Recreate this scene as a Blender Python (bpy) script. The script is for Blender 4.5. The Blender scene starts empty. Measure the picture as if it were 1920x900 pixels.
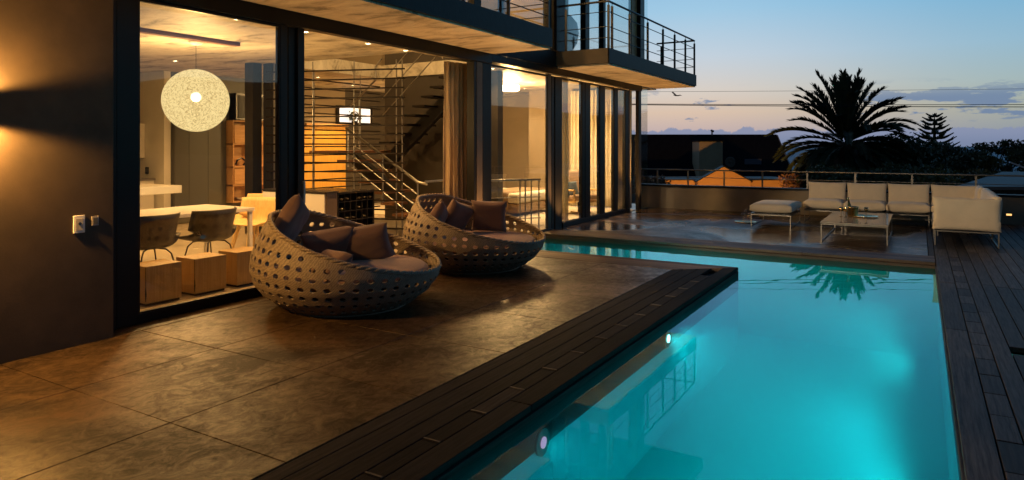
import bpy, bmesh, math, random
from mathutils import Vector, Matrix, noise as mnoise
PI = math.pi; R_ = math.radians
random.seed(7)
S = bpy.context.scene
COL = S.collection
# ------------------------------------------------------------------ camera
YAW = math.atan2(765, 1285); FPX = 1285.0; HC = 1.6
cam = bpy.data.cameras.new('camera'); co = bpy.data.objects.new('camera', cam); COL.objects.link(co)
co.location = (0, 0, HC); co.rotation_euler = (PI/2, 0, YAW)
cam.sensor_width = 36; cam.lens = 36*FPX/1920
cam.shift_y = -(450-273)/1920.0
cam.clip_start = 0.05; cam.clip_end = 60000
S.camera = co
# ------------------------------------------------------------------ sky
w = bpy.data.worlds.new('World'); S.world = w; w.use_nodes = True
def N(nt, t, **kw):
    n = nt.nodes.new(t)
    for k, v in kw.items():
        if k in n.inputs.keys(): n.inputs[k].default_value = v
        else: setattr(n, k, v)
    return n
def build_sky():
    nt = w.node_tree; nt.nodes.clear(); L = nt.links.new
    out = N(nt, 'ShaderNodeOutputWorld'); bg = N(nt, 'ShaderNodeBackground')
    tc = N(nt, 'ShaderNodeTexCoord'); sep = N(nt, 'ShaderNodeSeparateXYZ')
    L(tc.outputs['Generated'], sep.inputs[0])
    el = N(nt, 'ShaderNodeMath', operation='ARCSINE'); L(sep.outputs['Z'], el.inputs[0])
    az = N(nt, 'ShaderNodeMath', operation='ARCTAN2'); L(sep.outputs['X'], az.inputs[0]); L(sep.outputs['Y'], az.inputs[1])
    mr = N(nt, 'ShaderNodeMapRange'); L(el.outputs[0], mr.inputs['Value'])
    mr.inputs['From Min'].default_value = 0; mr.inputs['From Max'].default_value = R_(30)
    cr = N(nt, 'ShaderNodeValToRGB'); L(mr.outputs[0], cr.inputs[0])
    e = cr.color_ramp.elements
    stops = [(0.0, (.36,.36,.47)), (.035, (.52,.42,.42)), (.09, (.68,.52,.41)), (.15, (.66,.60,.55)), (.24, (.53,.62,.71)),
             (.36, (.34,.57,.76)), (.5, (.22,.47,.72)), (1.0, (.10,.22,.42))]
    e[0].position = 0; e[0].color = (*stops[0][1], 1); e[1].position = 1; e[1].color = (*stops[-1][1], 1)
    for p, c in stops[1:-1]:
        q = e.new(p); q.color = (*c, 1)
    # clouds: coordinates in azimuth / elevation of the sky itself
    cb = N(nt, 'ShaderNodeCombineXYZ')
    L(az.outputs[0], cb.inputs[0]); L(el.outputs[0], cb.inputs[1])
    def nz(scale, sx, sy, det=8, rough=.6, off=0):
        mp = N(nt, 'ShaderNodeMapping'); L(cb.outputs[0], mp.inputs[0]); mp.inputs['Scale'].default_value = (sx, sy, 1)
        mp.inputs['Location'].default_value = (off, off*.7, 0)
        n = N(nt, 'ShaderNodeTexNoise'); L(mp.outputs[0], n.inputs['Vector']); n.inputs['Scale'].default_value = scale
        n.inputs['Detail'].default_value = det; n.inputs['Roughness'].default_value = rough
        return n.outputs['Fac']
    def math_(op, a, b=None, c=None):
        m = N(nt, 'ShaderNodeMath', operation=op)
        for i, x in enumerate((a, b, c)):
            if x is None: continue
            if isinstance(x, (int, float)): m.inputs[i].default_value = x
            else: L(x, m.inputs[i])
        return m.outputs[0]
    def sstep(v, a, b):
        m = N(nt, 'ShaderNodeMapRange', interpolation_type='SMOOTHSTEP'); L(v, m.inputs['Value'])
        m.inputs['From Min'].default_value = a; m.inputs['From Max'].default_value = b
        return m.outputs[0]
    def mix(f, a, col):
        m = N(nt, 'ShaderNodeMix', data_type='RGBA'); L(f, m.inputs['Factor']); L(a, m.inputs['A']); m.inputs['B'].default_value = (*col, 1)
        return m.outputs['Result']
    # deeper blue towards the right of the view
    tint = N(nt, 'ShaderNodeMix', data_type='RGBA'); tint.inputs['A'].default_value = (1,1,1,1); tint.inputs['B'].default_value = (.52,.76,.86,1)
    L(sstep(az.outputs[0], -.30, .15), tint.inputs['Factor'])
    tm = N(nt, 'ShaderNodeMix', data_type='RGBA', blend_type='MULTIPLY'); tm.inputs['Factor'].default_value = 1
    L(cr.outputs[0], tm.inputs['A']); L(tint.outputs['Result'], tm.inputs['B'])
    # low cumulus bank, lumpy top edge
    n1 = nz(30, 1, .7, 6, .62)
    top = math_('MULTIPLY_ADD', n1, .035, .0045)
    d = math_('SUBTRACT', top, el.outputs[0])
    bank = sstep(d, -.0006, .0018)
    base = mix(math_('MULTIPLY', bank, .93), tm.outputs['Result'], (.225,.275,.42))
    # darker, bluer foot of the bank
    foot = math_('MULTIPLY', sstep(math_('SUBTRACT', .020, el.outputs[0]), 0, .02), .65)
    base = mix(foot, base, (.17,.22,.35))
    # streaks and puffs above it
    n2 = nz(10, 1, 4.2, 8, .6, 3.1)
    band = math_('MULTIPLY', sstep(el.outputs[0], .022, .038), sstep(math_('SUBTRACT', .088, el.outputs[0]), 0, .03))
    # they thicken towards the north-east half of the view
    azm = sstep(az.outputs[0], -.30, .10)
    th = math_('MULTIPLY_ADD', azm, -.10, .60)
    st = sstep(math_('SUBTRACT', n2, th), 0, .045)
    base = mix(math_('MULTIPLY', math_('MULTIPLY', st, band), .88), base, (.13,.215,.37))
    sky = N(nt, 'ShaderNodeTexSky', sky_type='NISHITA'); sky.sun_disc = False
    sky.sun_elevation = R_(-3); sky.sun_rotation = R_(-20)
    # the sky falls off overhead and towards the night side
    hi = math_('MULTIPLY_ADD', sstep(el.outputs[0], R_(24), R_(60)), -.80, 1.0)
    dt = math_('ADD', math_('MULTIPLY', sep.outputs['X'], -.25), math_('MULTIPLY', sep.outputs['Y'], .97))
    nightside = math_('MULTIPLY_ADD', sstep(dt, -.5, .55), .80, .20)
    fall = math_('MULTIPLY', hi, nightside)
    mm = N(nt, 'ShaderNodeMix', data_type='RGBA', blend_type='MULTIPLY'); mm.inputs['Factor'].default_value = 1.0
    L(base, mm.inputs['A']); L(fall, mm.inputs['B']); base = mm.outputs['Result']
    m = N(nt, 'ShaderNodeMix', data_type='RGBA', blend_type='ADD'); m.inputs['Factor'].default_value = .05
    L(base, m.inputs['A']); L(sky.outputs[0], m.inputs['B'])
    L(m.outputs['Result'], bg.inputs['Color']); bg.inputs['Strength'].default_value = 1.0
    L(bg.outputs[0], out.inputs[0])
build_sky()
# ------------------------------------------------------------------ exposure, sampling
S.view_settings.view_transform = 'Standard'; S.view_settings.look = 'None'
S.view_settings.exposure = 0.0; S.view_settings.gamma = 1.0
S.render.engine = 'CYCLES'
cy = S.cycles
cy.use_denoising = True
cy.max_bounces = 8; cy.diffuse_bounces = 3; cy.glossy_bounces = 4; cy.transparent_max_bounces = 24; cy.transmission_bounces = 4
cy.volume_bounces = 2; cy.sample_clamp_indirect = 4.0; cy.caustics_reflective = False; cy.caustics_refractive = False
try: cy.use_light_tree = True
except Exception: pass
WARM = (1.0, .50, .15); WARM2 = (1.0, .59, .21)

# ------------------------------------------------------------------ helpers
def W(lat, dep): return Vector((lat*math.cos(YAW)-dep*math.sin(YAW), lat*math.sin(YAW)+dep*math.cos(YAW), 0))
def tag(o, label=None, cat=None, group=None, kind=None):
    if label: o['label'] = label
    if cat: o['category'] = cat
    if group: o['group'] = group
    if kind: o['kind'] = kind
    return o
def thing(name, label, cat, loc=(0,0,0), rz=0, group=None):
    o = bpy.data.objects.new(name, None); COL.objects.link(o)
    o.location = loc; o.rotation_euler = (0, 0, rz); o.empty_display_size = .2
    return tag(o, label, cat, group)
def children(o): return [c for c in bpy.data.objects if c.parent == o]
def dup(o, parent=None, **kw):
    c = o.copy(); COL.objects.link(c); c.parent = parent
    for ch in children(o): dup(ch, c)
    for k, v in kw.items():
        if k == 'loc': c.location = v
        elif k == 'rz': c.rotation_euler = (0, 0, v)
        else: c[k] = v
    return c
class MB:
    """collects shapes for one mesh"""
    def __init__(s): s.v = []; s.f = []
    def add(s, vs, fs):
        b = len(s.v); s.v += [Vector(p) for p in vs]; s.f += [tuple(i+b for i in f) for f in fs]; return s
    def box(s, x0, x1, y0, y1, z0, z1, M=None):
        vs = [Vector((x, y, z)) for z in (z0, z1) for y in (y0, y1) for x in (x0, x1)]
        if M: vs = [M @ p for p in vs]
        return s.add(vs, [(0,2,3,1),(4,5,7,6),(0,1,5,4),(2,6,7,3),(0,4,6,2),(1,3,7,5)])
    def bar(s, p, q, wd, ht=None, up=(0,0,1)):
        ht = ht or wd; p = Vector(p); q = Vector(q); d = (q-p).normalized(); up = Vector(up)
        if abs(d.dot(up)) > .99: up = Vector((1,0,0))
        a = d.cross(up).normalized()*wd/2; b = a.cross(d).normalized()*ht/2
        vs = [e+sa*a+sb*b for e in (p, q) for sa, sb in ((-1,-1),(1,-1),(1,1),(-1,1))]
        return s.add(vs, [(0,3,2,1),(4,5,6,7),(0,1,5,4),(1,2,6,5),(2,3,7,6),(3,0,4,7)])
    def tube(s, pts, r, n=8, cap=True):
        pts = [Vector(p) for p in pts]; rs = r if isinstance(r, (list, tuple)) else [r]*len(pts)
        b0 = len(s.v); prev = None
        for i, p in enumerate(pts):
            d = (pts[min(i+1, len(pts)-1)]-pts[max(i-1, 0)])
            d = d.normalized() if d.length > 1e-9 else Vector((0,0,1))
            if prev is None:
                u = d.cross(Vector((0,0,1)))
                if u.length < .05: u = d.cross(Vector((1,0,0)))
            else: u = prev - d*prev.dot(d)
            u.normalize(); prev = u; v = d.cross(u)
            for k in range(n):
                a = 2*PI*k/n; s.v.append(p+(u*math.cos(a)+v*math.sin(a))*rs[i])
        for i in range(len(pts)-1):
            for k in range(n):
                a = b0+i*n+k; b = b0+i*n+(k+1) % n
                s.f.append((a, b, b+n, a+n))
        if cap:
            s.f.append(tuple(b0+k for k in range(n))[::-1]); s.f.append(tuple(b0+(len(pts)-1)*n+k for k in range(n)))
        return s
    def lathe(s, prof, c=(0,0,0), n=24, sx=1, sy=1):
        b0 = len(s.v); c = Vector(c)
        for r, z in prof:
            for k in range(n):
                a = 2*PI*k/n; s.v.append(c+Vector((r*sx*math.cos(a), r*sy*math.sin(a), z)))
        for i in range(len(prof)-1):
            for k in range(n):
                a = b0+i*n+k; b = b0+i*n+(k+1) % n; s.f.append((a, b, b+n, a+n))
        if prof[0][0] > 1e-6: s.f.append(tuple(b0+k for k in range(n))[::-1])
        if prof[-1][0] > 1e-6: s.f.append(tuple(b0+(len(prof)-1)*n+k for k in range(n)))
        return s
    def prism(s, poly, z0, z1):
        n = len(poly); vs = [(x, y, z0) for x, y in poly]+[(x, y, z1) for x, y in poly]
        return s.add(vs, [tuple(range(n))[::-1], tuple(range(n, 2*n))]+[(i, (i+1) % n, (i+1) % n+n, i+n) for i in range(n)])
    def build(s, name, mat, parent=None, smooth=False, bevel=0, local=False, weld=False, seg=2):
        off = Vector(parent.location) if (parent is not None and not local) else Vector((0,0,0))
        if parent is not None and not local and parent.parent is not None: off += Vector(parent.parent.location)
        me = bpy.data.meshes.new(name); me.from_pydata([tuple(p-off) for p in s.v], [], s.f)
        if weld:
            bm = bmesh.new(); bm.from_mesh(me); bmesh.ops.remove_doubles(bm, verts=bm.verts, dist=1e-5)
            bmesh.ops.recalc_face_normals(bm, faces=bm.faces); bm.to_mesh(me); bm.free()
        me.materials.append(mat)
        if smooth: me.polygons.foreach_set('use_smooth', [True]*len(me.polygons))
        o = bpy.data.objects.new(name, me); COL.objects.link(o)
        if parent is not None: o.parent = parent
        if bevel:
            m = o.modifiers.new('bevel', 'BEVEL'); m.width = bevel; m.segments = seg; m.limit_method = 'ANGLE'; m.angle_limit = R_(40)
        return o
def cushion(name, mat, parent, size, loc=(0,0,0), rot=(0,0,0), puff=1.0, seed=0, edge=.12, res=18, pinch=.06):
    """soft cushion: thick middle, thin seam, pulled corners, small wrinkles; size = x, y, thickness"""
    sx, sy, sz = size; mb = MB(); M = Matrix.Translation(loc) @ Matrix.Rotation(rot[2], 4, 'Z') @ Matrix.Rotation(rot[1], 4, 'Y') @ Matrix.Rotation(rot[0], 4, 'X')
    n = res
    for side in (1, -1):
        vs = []; 
        for j in range(n+1):
            for i in range(n+1):
                u = -1+2*i/n; v = -1+2*j/n
                k = (max(0, 1-u**4)*max(0, 1-v**4))**(.42*puff)
                pin = 1-pinch*puff*(1-abs(v)**2)*abs(u)**6; pin2 = 1-pinch*puff*(1-abs(u)**2)*abs(v)**6
                wr = mnoise.noise(Vector((u*2.2+seed*7, v*2.2, side*3+seed)))*.10+mnoise.noise(Vector((u*6+seed*3, v*6, side)))*.035
                z = side*sz*.5*(edge+(1-edge)*k*(1+wr))
                vs.append(M @ Vector((u*sx/2*pin, v*sy/2*pin2, z)))
        fs = []
        for j in range(n):
            for i in range(n):
                a = j*(n+1)+i; q = (a, a+1, a+n+2, a+n+1)
                fs.append(q if side > 0 else q[::-1])
        mb.add(vs, fs)
    m = n+1; ring = [i for i in range(m)]+[j*m+n for j in range(1, m)]+[n*m+i for i in range(n-1, -1, -1)]+[j*m for j in range(n-1, 0, -1)]
    T = m*m
    for a, b in zip(ring, ring[1:]+ring[:1]): mb.f.append((a, a+T, b+T, b))
    o = mb.build(name, mat, parent, smooth=True, local=True)
    return o

def leaf_cloud(mb, c, rx, ry, rz, n, size, seed, hollow=.3, flat=False):
    rnd = random.Random(seed)
    for _ in range(n):
        while True:
            v = Vector((rnd.uniform(-1,1), rnd.uniform(-1,1), rnd.uniform(-1,1)))
            if hollow < v.length < 1: break
        # lumpy outline
        k = 1+.35*mnoise.noise(v.normalized()*2.3+Vector((seed,0,0)))
        p = Vector(c)+Vector((v.x*rx, v.y*ry, v.z*rz))*k
        a = Vector((rnd.gauss(0,1), rnd.gauss(0,1), rnd.gauss(0,1))).normalized(); b = a.cross(Vector((rnd.gauss(0,1), rnd.gauss(0,1), rnd.gauss(0,1)))).normalized()
        s = size*rnd.uniform(.6, 1.4)
        mb.add([p-a*s, p-b*s*.45, p+a*s, p+b*s*.45], [(0,1,2,3)])
# ------------------------------------------------------------------ materials
MATS = {}
def new_mat(name):
    m = bpy.data.materials.new(name); m.use_nodes = True; nt = m.node_tree
    b = nt.nodes['Principled BSDF']; return m, nt, b
def M(name, col, rough=.5, metal=0.0, col2=None, ns=6.0, stretch=(1,1,1), bump=0.0, bs=None, det=6, rv=0.0, spec=.5, contrast=(.35,.65), sheen=0, trans=0):
    if name in MATS: return MATS[name]
    m, nt, b = new_mat(name); L = nt.links.new
    b.inputs['Base Color'].default_value = (*col, 1); b.inputs['Roughness'].default_value = rough; b.inputs['Metallic'].default_value = metal
    b.inputs['Specular IOR Level'].default_value = spec
    if sheen: b.inputs['Sheen Weight'].default_value = sheen
    tc = N(nt, 'ShaderNodeTexCoord'); mp = N(nt, 'ShaderNodeMapping'); L(tc.outputs['Object'], mp.inputs[0]); mp.inputs['Scale'].default_value = stretch
    nz = N(nt, 'ShaderNodeTexNoise'); L(mp.outputs[0], nz.inputs['Vector']); nz.inputs['Scale'].default_value = ns; nz.inputs['Detail'].default_value = det; nz.inputs['Roughness'].default_value = .6
    if col2:
        mr = N(nt, 'ShaderNodeMapRange'); L(nz.outputs['Fac'], mr.inputs['Value']); mr.inputs['From Min'].default_value = contrast[0]; mr.inputs['From Max'].default_value = contrast[1]
        mx = N(nt, 'ShaderNodeMix', data_type='RGBA'); L(mr.outputs[0], mx.inputs['Factor']); mx.inputs['A'].default_value = (*col, 1); mx.inputs['B'].default_value = (*col2, 1)
        L(mx.outputs['Result'], b.inputs['Base Color'])
    if rv:
        m2 = N(nt, 'ShaderNodeMapRange'); L(nz.outputs['Fac'], m2.inputs['Value']); m2.inputs['From Min'].default_value = .3; m2.inputs['From Max'].default_value = .7
        m2.inputs['To Min'].default_value = max(.02, rough-rv); m2.inputs['To Max'].default_value = min(1, rough+rv); L(m2.outputs[0], b.inputs['Roughness'])
    if bump:
        nb = N(nt, 'ShaderNodeTexNoise'); L(mp.outputs[0], nb.inputs['Vector']); nb.inputs['Scale'].default_value = bs or ns*4; nb.inputs['Detail'].default_value = 5
        bp = N(nt, 'ShaderNodeBump'); L(nb.outputs['Fac'], bp.inputs['Height']); bp.inputs['Strength'].default_value = bump; bp.inputs['Distance'].default_value = .02
        L(bp.outputs[0], b.inputs['Normal'])
    MATS[name] = m; return m
def emit(name, col, st):
    if name in MATS: return MATS[name]
    m, nt, b = new_mat(name); b.inputs['Base Color'].default_value = (*col, 1)
    b.inputs['Emission Color'].default_value = (*col, 1); b.inputs['Emission Strength'].default_value = st
    MATS[name] = m; return m
def glassy(name, tint, f0, ior_pow, rough=0.0, bump=None, gcol=(1,1,1)):
    m = bpy.data.materials.new(name); m.use_nodes = True; nt = m.node_tree; nt.nodes.clear(); L = nt.links.new
    out = N(nt, 'ShaderNodeOutputMaterial'); tr = N(nt, 'ShaderNodeBsdfTransparent'); gl = N(nt, 'ShaderNodeBsdfGlossy')
    tr.inputs['Color'].default_value = (*tint, 1); gl.inputs['Roughness'].default_value = rough; gl.inputs['Color'].default_value = (*gcol, 1)
    lw = N(nt, 'ShaderNodeLayerWeight'); lw.inputs['Blend'].default_value = .5
    pw = N(nt, 'ShaderNodeMath', operation='POWER'); L(lw.outputs['Facing'], pw.inputs[0]); pw.inputs[1].default_value = ior_pow
    ma = N(nt, 'ShaderNodeMath', operation='MULTIPLY_ADD', use_clamp=True); L(pw.outputs[0], ma.inputs[0]); ma.inputs[1].default_value = 1-f0; ma.inputs[2].default_value = f0
    mx = N(nt, 'ShaderNodeMixShader'); L(ma.outputs[0], mx.inputs[0]); L(tr.outputs[0], mx.inputs[1]); L(gl.outputs[0], mx.inputs[2])
    if bump:
        tc = N(nt, 'ShaderNodeTexCoord'); nz = N(nt, 'ShaderNodeTexNoise'); L(tc.outputs['Object'], nz.inputs['Vector']); nz.inputs['Scale'].default_value = bump[0]; nz.inputs['Detail'].default_value = 2
        bp = N(nt, 'ShaderNodeBump'); L(nz.outputs['Fac'], bp.inputs['Height']); bp.inputs['Strength'].default_value = bump[1]; bp.inputs['Distance'].default_value = .02
        L(bp.outputs[0], gl.inputs['Normal'])
        L(bp.outputs[0], lw.inputs['Normal'])
    L(mx.outputs[0], out.inputs[0]); MATS[name] = m; return m

m_plaster = M('dark_plaster', (.070,.050,.033), .62, col2=(.050,.037,.026), ns=3, bump=.05, bs=60, rv=.1, spec=.2)
m_frame = M('bronze_frame', (.010,.009,.009), .4, 0, rv=.06, ns=20, spec=.25)
m_fascia = M('dark_fascia', (.012,.015,.020), .5, col2=(.009,.011,.015), ns=8, bump=.1, spec=.2)
m_brown = M('brown_panel', (.12,.085,.058), .55, col2=(.095,.068,.048), ns=5, bump=.1)
def concrete_ceiling(name, c1, c2):
    m, nt, b = new_mat(name); L = nt.links.new
    tc = N(nt, 'ShaderNodeTexCoord'); mp = N(nt, 'ShaderNodeMapping'); L(tc.outputs['Object'], mp.inputs[0]); mp.inputs['Scale'].default_value = (1.0, 2.1, 1); mp.inputs['Rotation'].default_value = (0,0,R_(-31))
    n1 = N(nt, 'ShaderNodeTexNoise'); L(mp.outputs[0], n1.inputs['Vector']); n1.inputs['Scale'].default_value = 1.5; n1.inputs['Detail'].default_value = 11; n1.inputs['Roughness'].default_value = .68; n1.inputs['Distortion'].default_value = .5
    cr = N(nt, 'ShaderNodeValToRGB'); L(n1.outputs['Fac'], cr.inputs[0]); e = cr.color_ramp.elements
    e[0].position = .36; e[0].color = (*[x*.36 for x in c1], 1); e[1].position = .62; e[1].color = (*c2, 1); q = e.new(.47); q.color = (*c1, 1)
    L(cr.outputs[0], b.inputs['Base Color']); b.inputs['Roughness'].default_value = .6
    bp = N(nt, 'ShaderNodeBump'); L(n1.outputs['Fac'], bp.inputs['Height']); bp.inputs['Strength'].default_value = .35; bp.inputs['Distance'].default_value = .03; L(bp.outputs[0], b.inputs['Normal'])
    return m
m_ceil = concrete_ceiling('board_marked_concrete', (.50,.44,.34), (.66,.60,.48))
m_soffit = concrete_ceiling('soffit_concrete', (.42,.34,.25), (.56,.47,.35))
def terrace_mat(name, wet):
    m, nt, b = new_mat(name); L = nt.links.new
    tc = N(nt, 'ShaderNodeTexCoord')
    def nz(s, d, r, dist=0, st=(1,1,1)):
        mp = N(nt, 'ShaderNodeMapping'); L(tc.outputs['Object'], mp.inputs[0]); mp.inputs['Scale'].default_value = st
        n = N(nt, 'ShaderNodeTexNoise'); L(mp.outputs[0], n.inputs['Vector']); n.inputs['Scale'].default_value = s; n.inputs['Detail'].default_value = d; n.inputs['Roughness'].default_value = r; n.inputs['Distortion'].default_value = dist; return n.outputs['Fac']
    a = nz(.9, 10, .62, 1.2); c = nz(9, 10, .78, 1.4, (1, .7, 1)); g = nz(46, 8, .8, 1.5)
    cr = N(nt, 'ShaderNodeValToRGB'); e = cr.color_ramp.elements
    mx0 = N(nt, 'ShaderNodeMix', data_type='FLOAT'); mx0.inputs['Factor'].default_value = .5; L(a, mx0.inputs['A']); L(c, mx0.inputs['B']); L(mx0.outputs['Result'], cr.inputs[0])
    e[0].position = .42; e[0].color = (.026,.016,.009, 1); e[1].position = .60; e[1].color = (.140,.082,.036, 1); q = e.new(.50); q.color = (.068,.041,.019, 1)
    mx = N(nt, 'ShaderNodeMix', data_type='RGBA', blend_type='MULTIPLY'); mx.inputs['Factor'].default_value = .8
    mg = N(nt, 'ShaderNodeMapRange'); L(g, mg.inputs['Value']); mg.inputs['From Min'].default_value = .3; mg.inputs['From Max'].default_value = .7; mg.inputs['To Min'].default_value = .30; mg.inputs['To Max'].default_value = 1.3
    L(cr.outputs[0], mx.inputs['A']); L(mg.outputs[0], mx.inputs['B'])
    L(mx.outputs['Result'], b.inputs['Base Color'])
    r = N(nt, 'ShaderNodeMapRange'); L(mx0.outputs['Result'], r.inputs['Value'])
    if wet:
        p = nz(.55, 3, .5, .6); pr = N(nt, 'ShaderNodeMapRange', interpolation_type='SMOOTHSTEP'); L(p, pr.inputs['Value']); pr.inputs['From Min'].default_value = .40; pr.inputs['From Max'].default_value = .60
        pr.inputs['To Min'].default_value = .12; pr.inputs['To Max'].default_value = .42; L(pr.outputs[0], b.inputs['Roughness'])
    else:
        r.inputs['From Min'].default_value = .42; r.inputs['From Max'].default_value = .58; r.inputs['To Min'].default_value = .48; r.inputs['To Max'].default_value = .28
        L(r.outputs[0], b.inputs['Roughness'])
    sp = N(nt, 'ShaderNodeMapRange'); L(mx0.outputs['Result'], sp.inputs['Value']); sp.inputs['From Min'].default_value = .43; sp.inputs['From Max'].default_value = .58
    sp.inputs['To Min'].default_value = .12; sp.inputs['To Max'].default_value = .36 if not wet else .5; L(sp.outputs[0], b.inputs['Specular IOR Level'])
    hb = N(nt, 'ShaderNodeMath', operation='MULTIPLY_ADD'); L(c, hb.inputs[0]); hb.inputs[1].default_value = .7; L(g, hb.inputs[2])
    bp = N(nt, 'ShaderNodeBump'); L(hb.outputs[0], bp.inputs['Height']); bp.inputs['Strength'].default_value = .08 if wet else .24; bp.inputs['Distance'].default_value = .012
    L(bp.outputs[0], b.inputs['Normal']); return m
m_terr = terrace_mat('worn_concrete_slabs', False); m_wet = terrace_mat('wet_concrete', True)
def timber(name, c1, c2, axis='Y', rough=.55, spec=.25):
    m, nt, b = new_mat(name); L = nt.links.new
    tc = N(nt, 'ShaderNodeTexCoord'); mp = N(nt, 'ShaderNodeMapping'); L(tc.outputs['Object'], mp.inputs[0])
    mp.inputs['Scale'].default_value = (22, 1.1, 22) if axis == 'Y' else ((1.1, 22, 22) if axis == 'X' else (22,22,1.1))
    n = N(nt, 'ShaderNodeTexNoise'); L(mp.outputs[0], n.inputs['Vector']); n.inputs['Scale'].default_value = 2.2; n.inputs['Detail'].default_value = 8; n.inputs['Roughness'].default_value = .7
    isl = N(nt, 'ShaderNodeNewGeometry')
    cr = N(nt, 'ShaderNodeValToRGB'); L(n.outputs['Fac'], cr.inputs[0]); e = cr.color_ramp.elements
    e[0].position = .32; e[0].color = (*c1, 1); e[1].position = .68; e[1].color = (*c2, 1)
    mr = N(nt, 'ShaderNodeMapRange'); L(isl.outputs['Random Per Island'], mr.inputs['Value']); mr.inputs['To Min'].default_value = .45; mr.inputs['To Max'].default_value = 1.6
    mx = N(nt, 'ShaderNodeMix', data_type='RGBA', blend_type='MULTIPLY'); mx.inputs['Factor'].default_value = 1; L(cr.outputs[0], mx.inputs['A']); L(mr.outputs[0], mx.inputs['B'])
    L(mx.outputs['Result'], b.inputs['Base Color']); b.inputs['Roughness'].default_value = rough; b.inputs['Specular IOR Level'].default_value = spec
    bp = N(nt, 'ShaderNodeBump'); L(n.outputs['Fac'], bp.inputs['Height']); bp.inputs['Strength'].default_value = .5; bp.inputs['Distance'].default_value = .008; L(bp.outputs[0], b.inputs['Normal'])
    return m
m_deckY = timber('weathered_timber_along', (.010,.009,.009), (.030,.027,.026), 'Y', .7, .05)
m_deckX = timber('weathered_timber_across', (.055,.036,.024), (.135,.092,.062), 'X')
m_oak = timber('oak', (.56,.36,.14), (.74,.52,.24), 'Z', .45)
m_oakY = timber('oak_along', (.40,.22,.09), (.58,.35,.16), 'Y', .45)
m_deckR = timber('weathered_deck_boards', (.016,.014,.015), (.100,.088,.084), 'Y', .6, .15)
m_under = M('dark_void', (.012,.011,.010), .8)
m_basin = M('pool_render', (.05,.58,.66), .5, col2=(.045,.54,.62), ns=1.5)
m_water = glassy('pool_water', (.28,.92,.93), .02, 5.0, 0.004, (1.6, .035), (.50,.80,.95))
m_glass = glassy('window_glass', (.965,.965,.95), .045, 4.0)
m_clear = glassy('drinking_glass', (.93,.93,.93), .09, 3.0)
m_steel = M('stainless_steel', (.36,.34,.31), .42, 1.0, rv=.08, ns=30)
m_dsteel = M('dark_steel', (.045,.042,.042), .35, .6)
m_white = M('white_paint', (.72,.69,.62), .5, col2=(.68,.65,.58), ns=3)
m_whitegloss = M('white_lacquer', (.74,.72,.67), .22)
m_floor_in = M('polished_floor', (.58,.50,.38), .22, col2=(.50,.43,.32), ns=2.5, rv=.08)
m_taupe = M('taupe_wall', (.27,.21,.14), .7, col2=(.24,.19,.125), ns=2)
m_darkwall = M('dark_brown_wall', (.055,.044,.034), .6, col2=(.045,.036,.028), ns=3, bump=.1)
m_greycab = M('grey_cabinet', (.085,.085,.075), .45)
m_black = M('black_gloss', (.012,.012,.013), .25)
m_shell = M('charcoal_shell', (.026,.023,.020), .45, col2=(.020,.018,.016), ns=8)
m_slat = M('dark_slat', (.022,.015,.012), .45, col2=(.015,.012,.010), ns=12, spec=.15)
m_tread = timber('stair_tread_wood', (.16,.07,.03), (.27,.13,.06), 'Y', .4)
def fabric(name, col, sc=240, bump=.25, col2=None):
    m, nt, b = new_mat(name); L = nt.links.new
    b.inputs['Roughness'].default_value = .9; b.inputs['Sheen Weight'].default_value = .25; b.inputs['Specular IOR Level'].default_value = .2
    tc = N(nt, 'ShaderNodeTexCoord'); n = N(nt, 'ShaderNodeTexNoise'); L(tc.outputs['Object'], n.inputs['Vector']); n.inputs['Scale'].default_value = 5; n.inputs['Detail'].default_value = 7
    mx = N(nt, 'ShaderNodeMix', data_type='RGBA'); L(n.outputs['Fac'], mx.inputs['Factor']); mx.inputs['A'].default_value = (*[c*.82 for c in col], 1); mx.inputs['B'].default_value = (*[min(1, c*1.15) for c in col], 1)
    L(mx.outputs['Result'], b.inputs['Base Color'])
    n2 = N(nt, 'ShaderNodeTexNoise'); L(tc.outputs['Object'], n2.inputs['Vector']); n2.inputs['Scale'].default_value = sc; n2.inputs['Detail'].default_value = 2
    ad = N(nt, 'ShaderNodeMath', operation='MULTIPLY_ADD'); L(n.outputs['Fac'], ad.inputs[0]); ad.inputs[1].default_value = 3; L(n2.outputs['Fac'], ad.inputs[2])
    bp = N(nt, 'ShaderNodeBump'); L(ad.outputs[0], bp.inputs['Height']); bp.inputs['Strength'].default_value = bump; bp.inputs['Distance'].default_value = .01; L(bp.outputs[0], b.inputs['Normal'])
    return m
m_mauve = fabric('mauve_fabric', (.17,.105,.088)); m_mauve2 = fabric('mauve_seat_fabric', (.26,.155,.115))
m_cream = fabric('cream_outdoor_fabric', (.66,.56,.42), 300, .22)
m_curtain = fabric('linen_curtain', (.50,.38,.24), 200, .15)
m_curtain2 = fabric('pale_curtain', (.74,.66,.50), 200, .15)
m_bedlinen = fabric('bed_linen', (.75,.68,.55)); m_throw = fabric('brown_throw', (.28,.19,.11)); m_bluecush = fabric('slate_cushion', (.10,.13,.15)); m_tan = fabric('tan_upholstery', (.42,.28,.17))
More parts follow.
